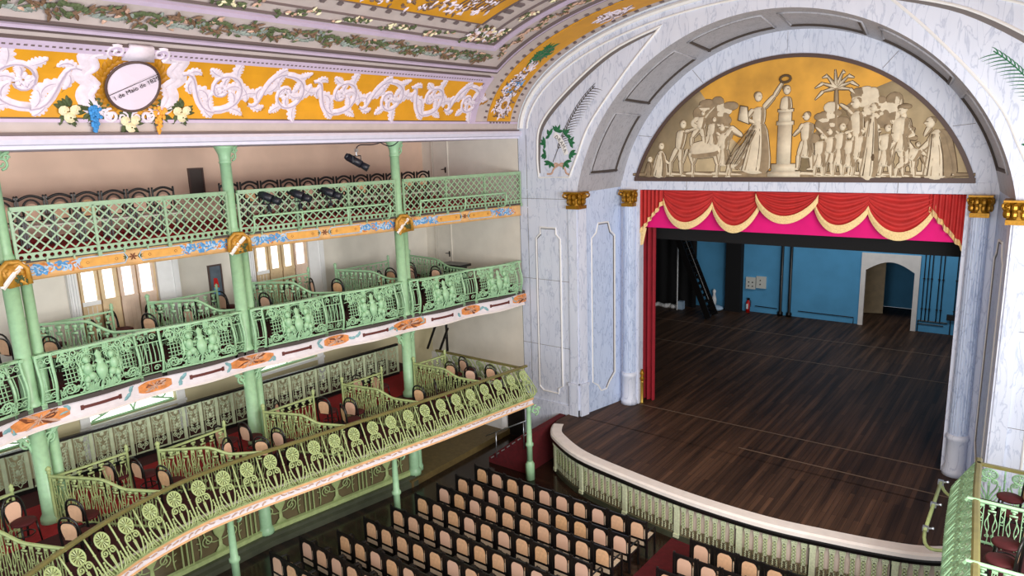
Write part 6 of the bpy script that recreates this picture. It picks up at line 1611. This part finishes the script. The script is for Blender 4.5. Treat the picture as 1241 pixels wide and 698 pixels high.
for x, y, rz, lb in B2: put(x, y, 4.205, rz, cap('middle', lb), 'bentwood chairs of the middle balcony')
for x, y, rz, lb in [(11.2, -5.1, 100, 'nearest the stage'), (11.3, -5.8, 80, 'beside the partition nearer the stage'), (11.25, -6.95, 95, 'between the two partitions, nearer the stage'), (11.2, -7.6, 85, 'between the two partitions, nearer the photo bottom')]: put(x, y, 1.515, rz, 'bentwood chair in the right-hand box, ' + lb, 'bentwood chairs of the right-hand box')

def gallery_seat(label):
    T = thing('gallery_chair', label, 'chair', (0, 0, 0), 'black armchairs of the top gallery')
    for s in (-1, 1): q = MB(); q.box((s * .235, -.2, .5), (.035, .04, 1.0)); q.lathe([(.02, 1.0), (.026, 1.02), (0, 1.04)], 8, (s * .235, -.2, 0)); lpart('back_post', q, M['blackpaint'], T)
    q = MB(); q.sm = True; q.tube([(-.235 + .47 * i / 10, -.2, .93 + .09 * sin(PI * i / 10)) for i in range(11)], .03, 6); lpart('arched_top_rail', q, M['blackpaint'], T)
    q = MB(); q.sm = True; q.tube([(-.15, -.2, .5)] + [(-.16 * cos(PI * i / 10), -.2, .74 + .2 * sin(PI * i / 10)) for i in range(11)] + [(.15, -.2, .5)], .022, 6); q.tube([(-.235, -.2, .5), (.235, -.2, .5)], .018, 6); lpart('inner_hoop', q, M['blackpaint'], T)
    q = MB(); q.prism([(-.14, .51)] + [(-.145 * cos(PI * i / 10), .71 + .155 * sin(PI * i / 10)) for i in range(11)] + [(.14, .51)], lambda u, v, d: (u, d, v), -.207, -.193); lpart('cane_back', q, M['cane'], T)
    q = MB(); q.box((0, .02, .42), (.44, .42, .04)); lpart('cane_seat', q, M['cream'], T)
    for s in (-1, 1):
        q = MB(); q.box((s * .235, .02, .62), (.035, .42, .03)); lpart('armrest', q, M['blackpaint'], T)
        q = MB(); q.box((s * .235, .2, .31), (.035, .035, .62)); lpart('leg', q, M['blackpaint'], T)
    return T
gs = gallery_seat('x'); first = True
def gal(y, lb):
    global first
    d = GP.aty(y); x, yy, tx, ty = GP.at(d); loc = (x - .9, y, 6.98); rz = -PI / 2 - .1
    if first: gs.location = loc; gs.rotation_euler[2] = rz; gs['label'] = lb; first = False
    else: dup(gs, loc, rz, lb)
for i in range(9): gal(-16.45 + .54 * i + .0, 'black gallery chair in the left row, %s from the photo edge' % ORDN[i])
for i in range(12): gal(-10.55 + .53 * i, 'black gallery chair in the stage-end row, %s from the middle tall column' % ORDN[i])

# ------------------------------------------------------------------ spotlights
def spot(label, p, ang, hang):
    T = thing('spotlight', label, 'spotlight', p, 'spotlights of the gallery'); p = Vector(p)
    ax = Vector((sin(ang[1]) * cos(ang[0]), cos(ang[1]) * cos(ang[0]), -sin(ang[0])))
    def seg(a, b, ra, rb):
        q = MB(); q.sm = True; q.tube([p + ax * a, p + ax * b], [ra, rb], 14); return q
    part('lamp_body', seg(-.26, .12, .1, .1), M['black2'], T); part('lens_tube', seg(.12, .32, .085, .095), M['black2'], T); part('rear_cap', seg(-.34, -.26, .07, .1), M['black2'], T)
    q = MB(); q.tube([p + Vector((.0, -.13, .0)), p + Vector((0, -.13, hang * .16)), p + Vector((0, .13, hang * .16)), p + Vector((0, .13, 0))], .015, 5); part('yoke', q, M['black2'], T)
    q = MB(); q.tube([p + Vector((0, 0, hang * .16)), p + Vector((0, 0, hang * .34))], .02, 6); q.box(p + Vector((0, 0, hang * .3)), (.07, .07, .08)); part('clamp', q, M['chrome'] if hang > 0 else M['black2'], T)
    return T
M['black2'] = mat('dark_blue_black_metal', srgb(26, 28, 40), .4)
for d_, lb in ((10.35, 'first from the middle tall column'), (9.55, 'second from the middle tall column'), (8.72, 'third from the middle tall column')):
    pt = None
    x, y, _ = GFP.map(GFP.aty(-d_), .2, 0); spot('black spotlight clamped on the lattice rail, ' + lb, (x, y, 7.66), (.35, 1.2), -1)
spot('black spotlight hanging alone from the cornice above the gallery rail', (-3.2, -8.15, 8.4), (.55, .9), 1)
T = thing('cable_loop', 'dark cable trailing along the cornice above the hanging spotlight', 'cable', (-3.2, -8, 8.8))
q = MB(); q.tube(bez((-3.2, -8.15, 8.7), (-3.25, -8.1, 8.95), (-3.1, -7.8, 8.75), (-3.0, -7.5, 8.88), 12) + bez((-3.0, -7.5, 8.88), (-2.95, -7.2, 8.7), (-2.9, -7.1, 8.8), (-2.85, -7.0, 8.9), 8)[1:], .014, 5); part('cable', q, M['black2'], T)

# ------------------------------------------------------------------ camera, light
cam = bpy.data.cameras.new('camera'); co_ = bpy.data.objects.new('camera', cam); COLL.objects.link(co_)
yaw, pit, rol = rad(38.07), rad(11.56), rad(-1.87)
fwd = Vector((-sin(yaw) * cos(pit), cos(yaw) * cos(pit), -sin(pit))); rt = Vector((cos(yaw), sin(yaw), 0)); up = rt.cross(fwd)
r_ = rt * cos(rol) + up * sin(rol); u_ = -rt * sin(rol) + up * cos(rol)
co_.matrix_world = Matrix(((r_.x, u_.x, -fwd.x, 11.2), (r_.y, u_.y, -fwd.y, -20.25), (r_.z, u_.z, -fwd.z, 8.732), (0, 0, 0, 1)))
cam.sensor_width = 36; cam.lens = 36 * 852.7 / 1241; cam.clip_start = .05; cam.clip_end = 200
scene.camera = co_
wd = bpy.data.worlds.new('world'); scene.world = wd; wd.use_nodes = True
wd.node_tree.nodes['Background'].inputs['Color'].default_value = (.93, .96, 1, 1); wd.node_tree.nodes['Background'].inputs['Strength'].default_value = .6
def area(name, loc, tgt, sx, sy, power, col):
    l = bpy.data.lights.new(name, 'AREA'); l.shape = 'RECTANGLE'; l.size = sx; l.size_y = sy; l.energy = power; l.color = col
    o = bpy.data.objects.new(name, l); COLL.objects.link(o); o.location = loc; o.rotation_euler = (Vector(tgt) - Vector(loc)).to_track_quat('-Z', 'Y').to_euler(); return o
area('side_fill_light', (14, -13, 6.5), (-6, -9, 5.5), 10, 4.5, 2000, (1, .97, .94))  # added fill from the right, brightens the left balcony walls
area('rear_fill_light', (5, -24, 7), (2, -2, 6.5), 9, 5, 650, (.94, .96, 1))  # added fill from behind the camera, brightens the arch wall
area('stage_fill_light', (6, 9.5, 8.6), (5, 14.6, 2.5), 7, 1, 280, (.92, .97, 1))  # added fill above the stage, lifts the blue back wall

vs_ = scene.view_settings; vs_.view_transform = 'Standard'; vs_.look = 'None'; vs_.gamma = 1; vs_.use_curve_mapping = False; vs_.exposure = .22
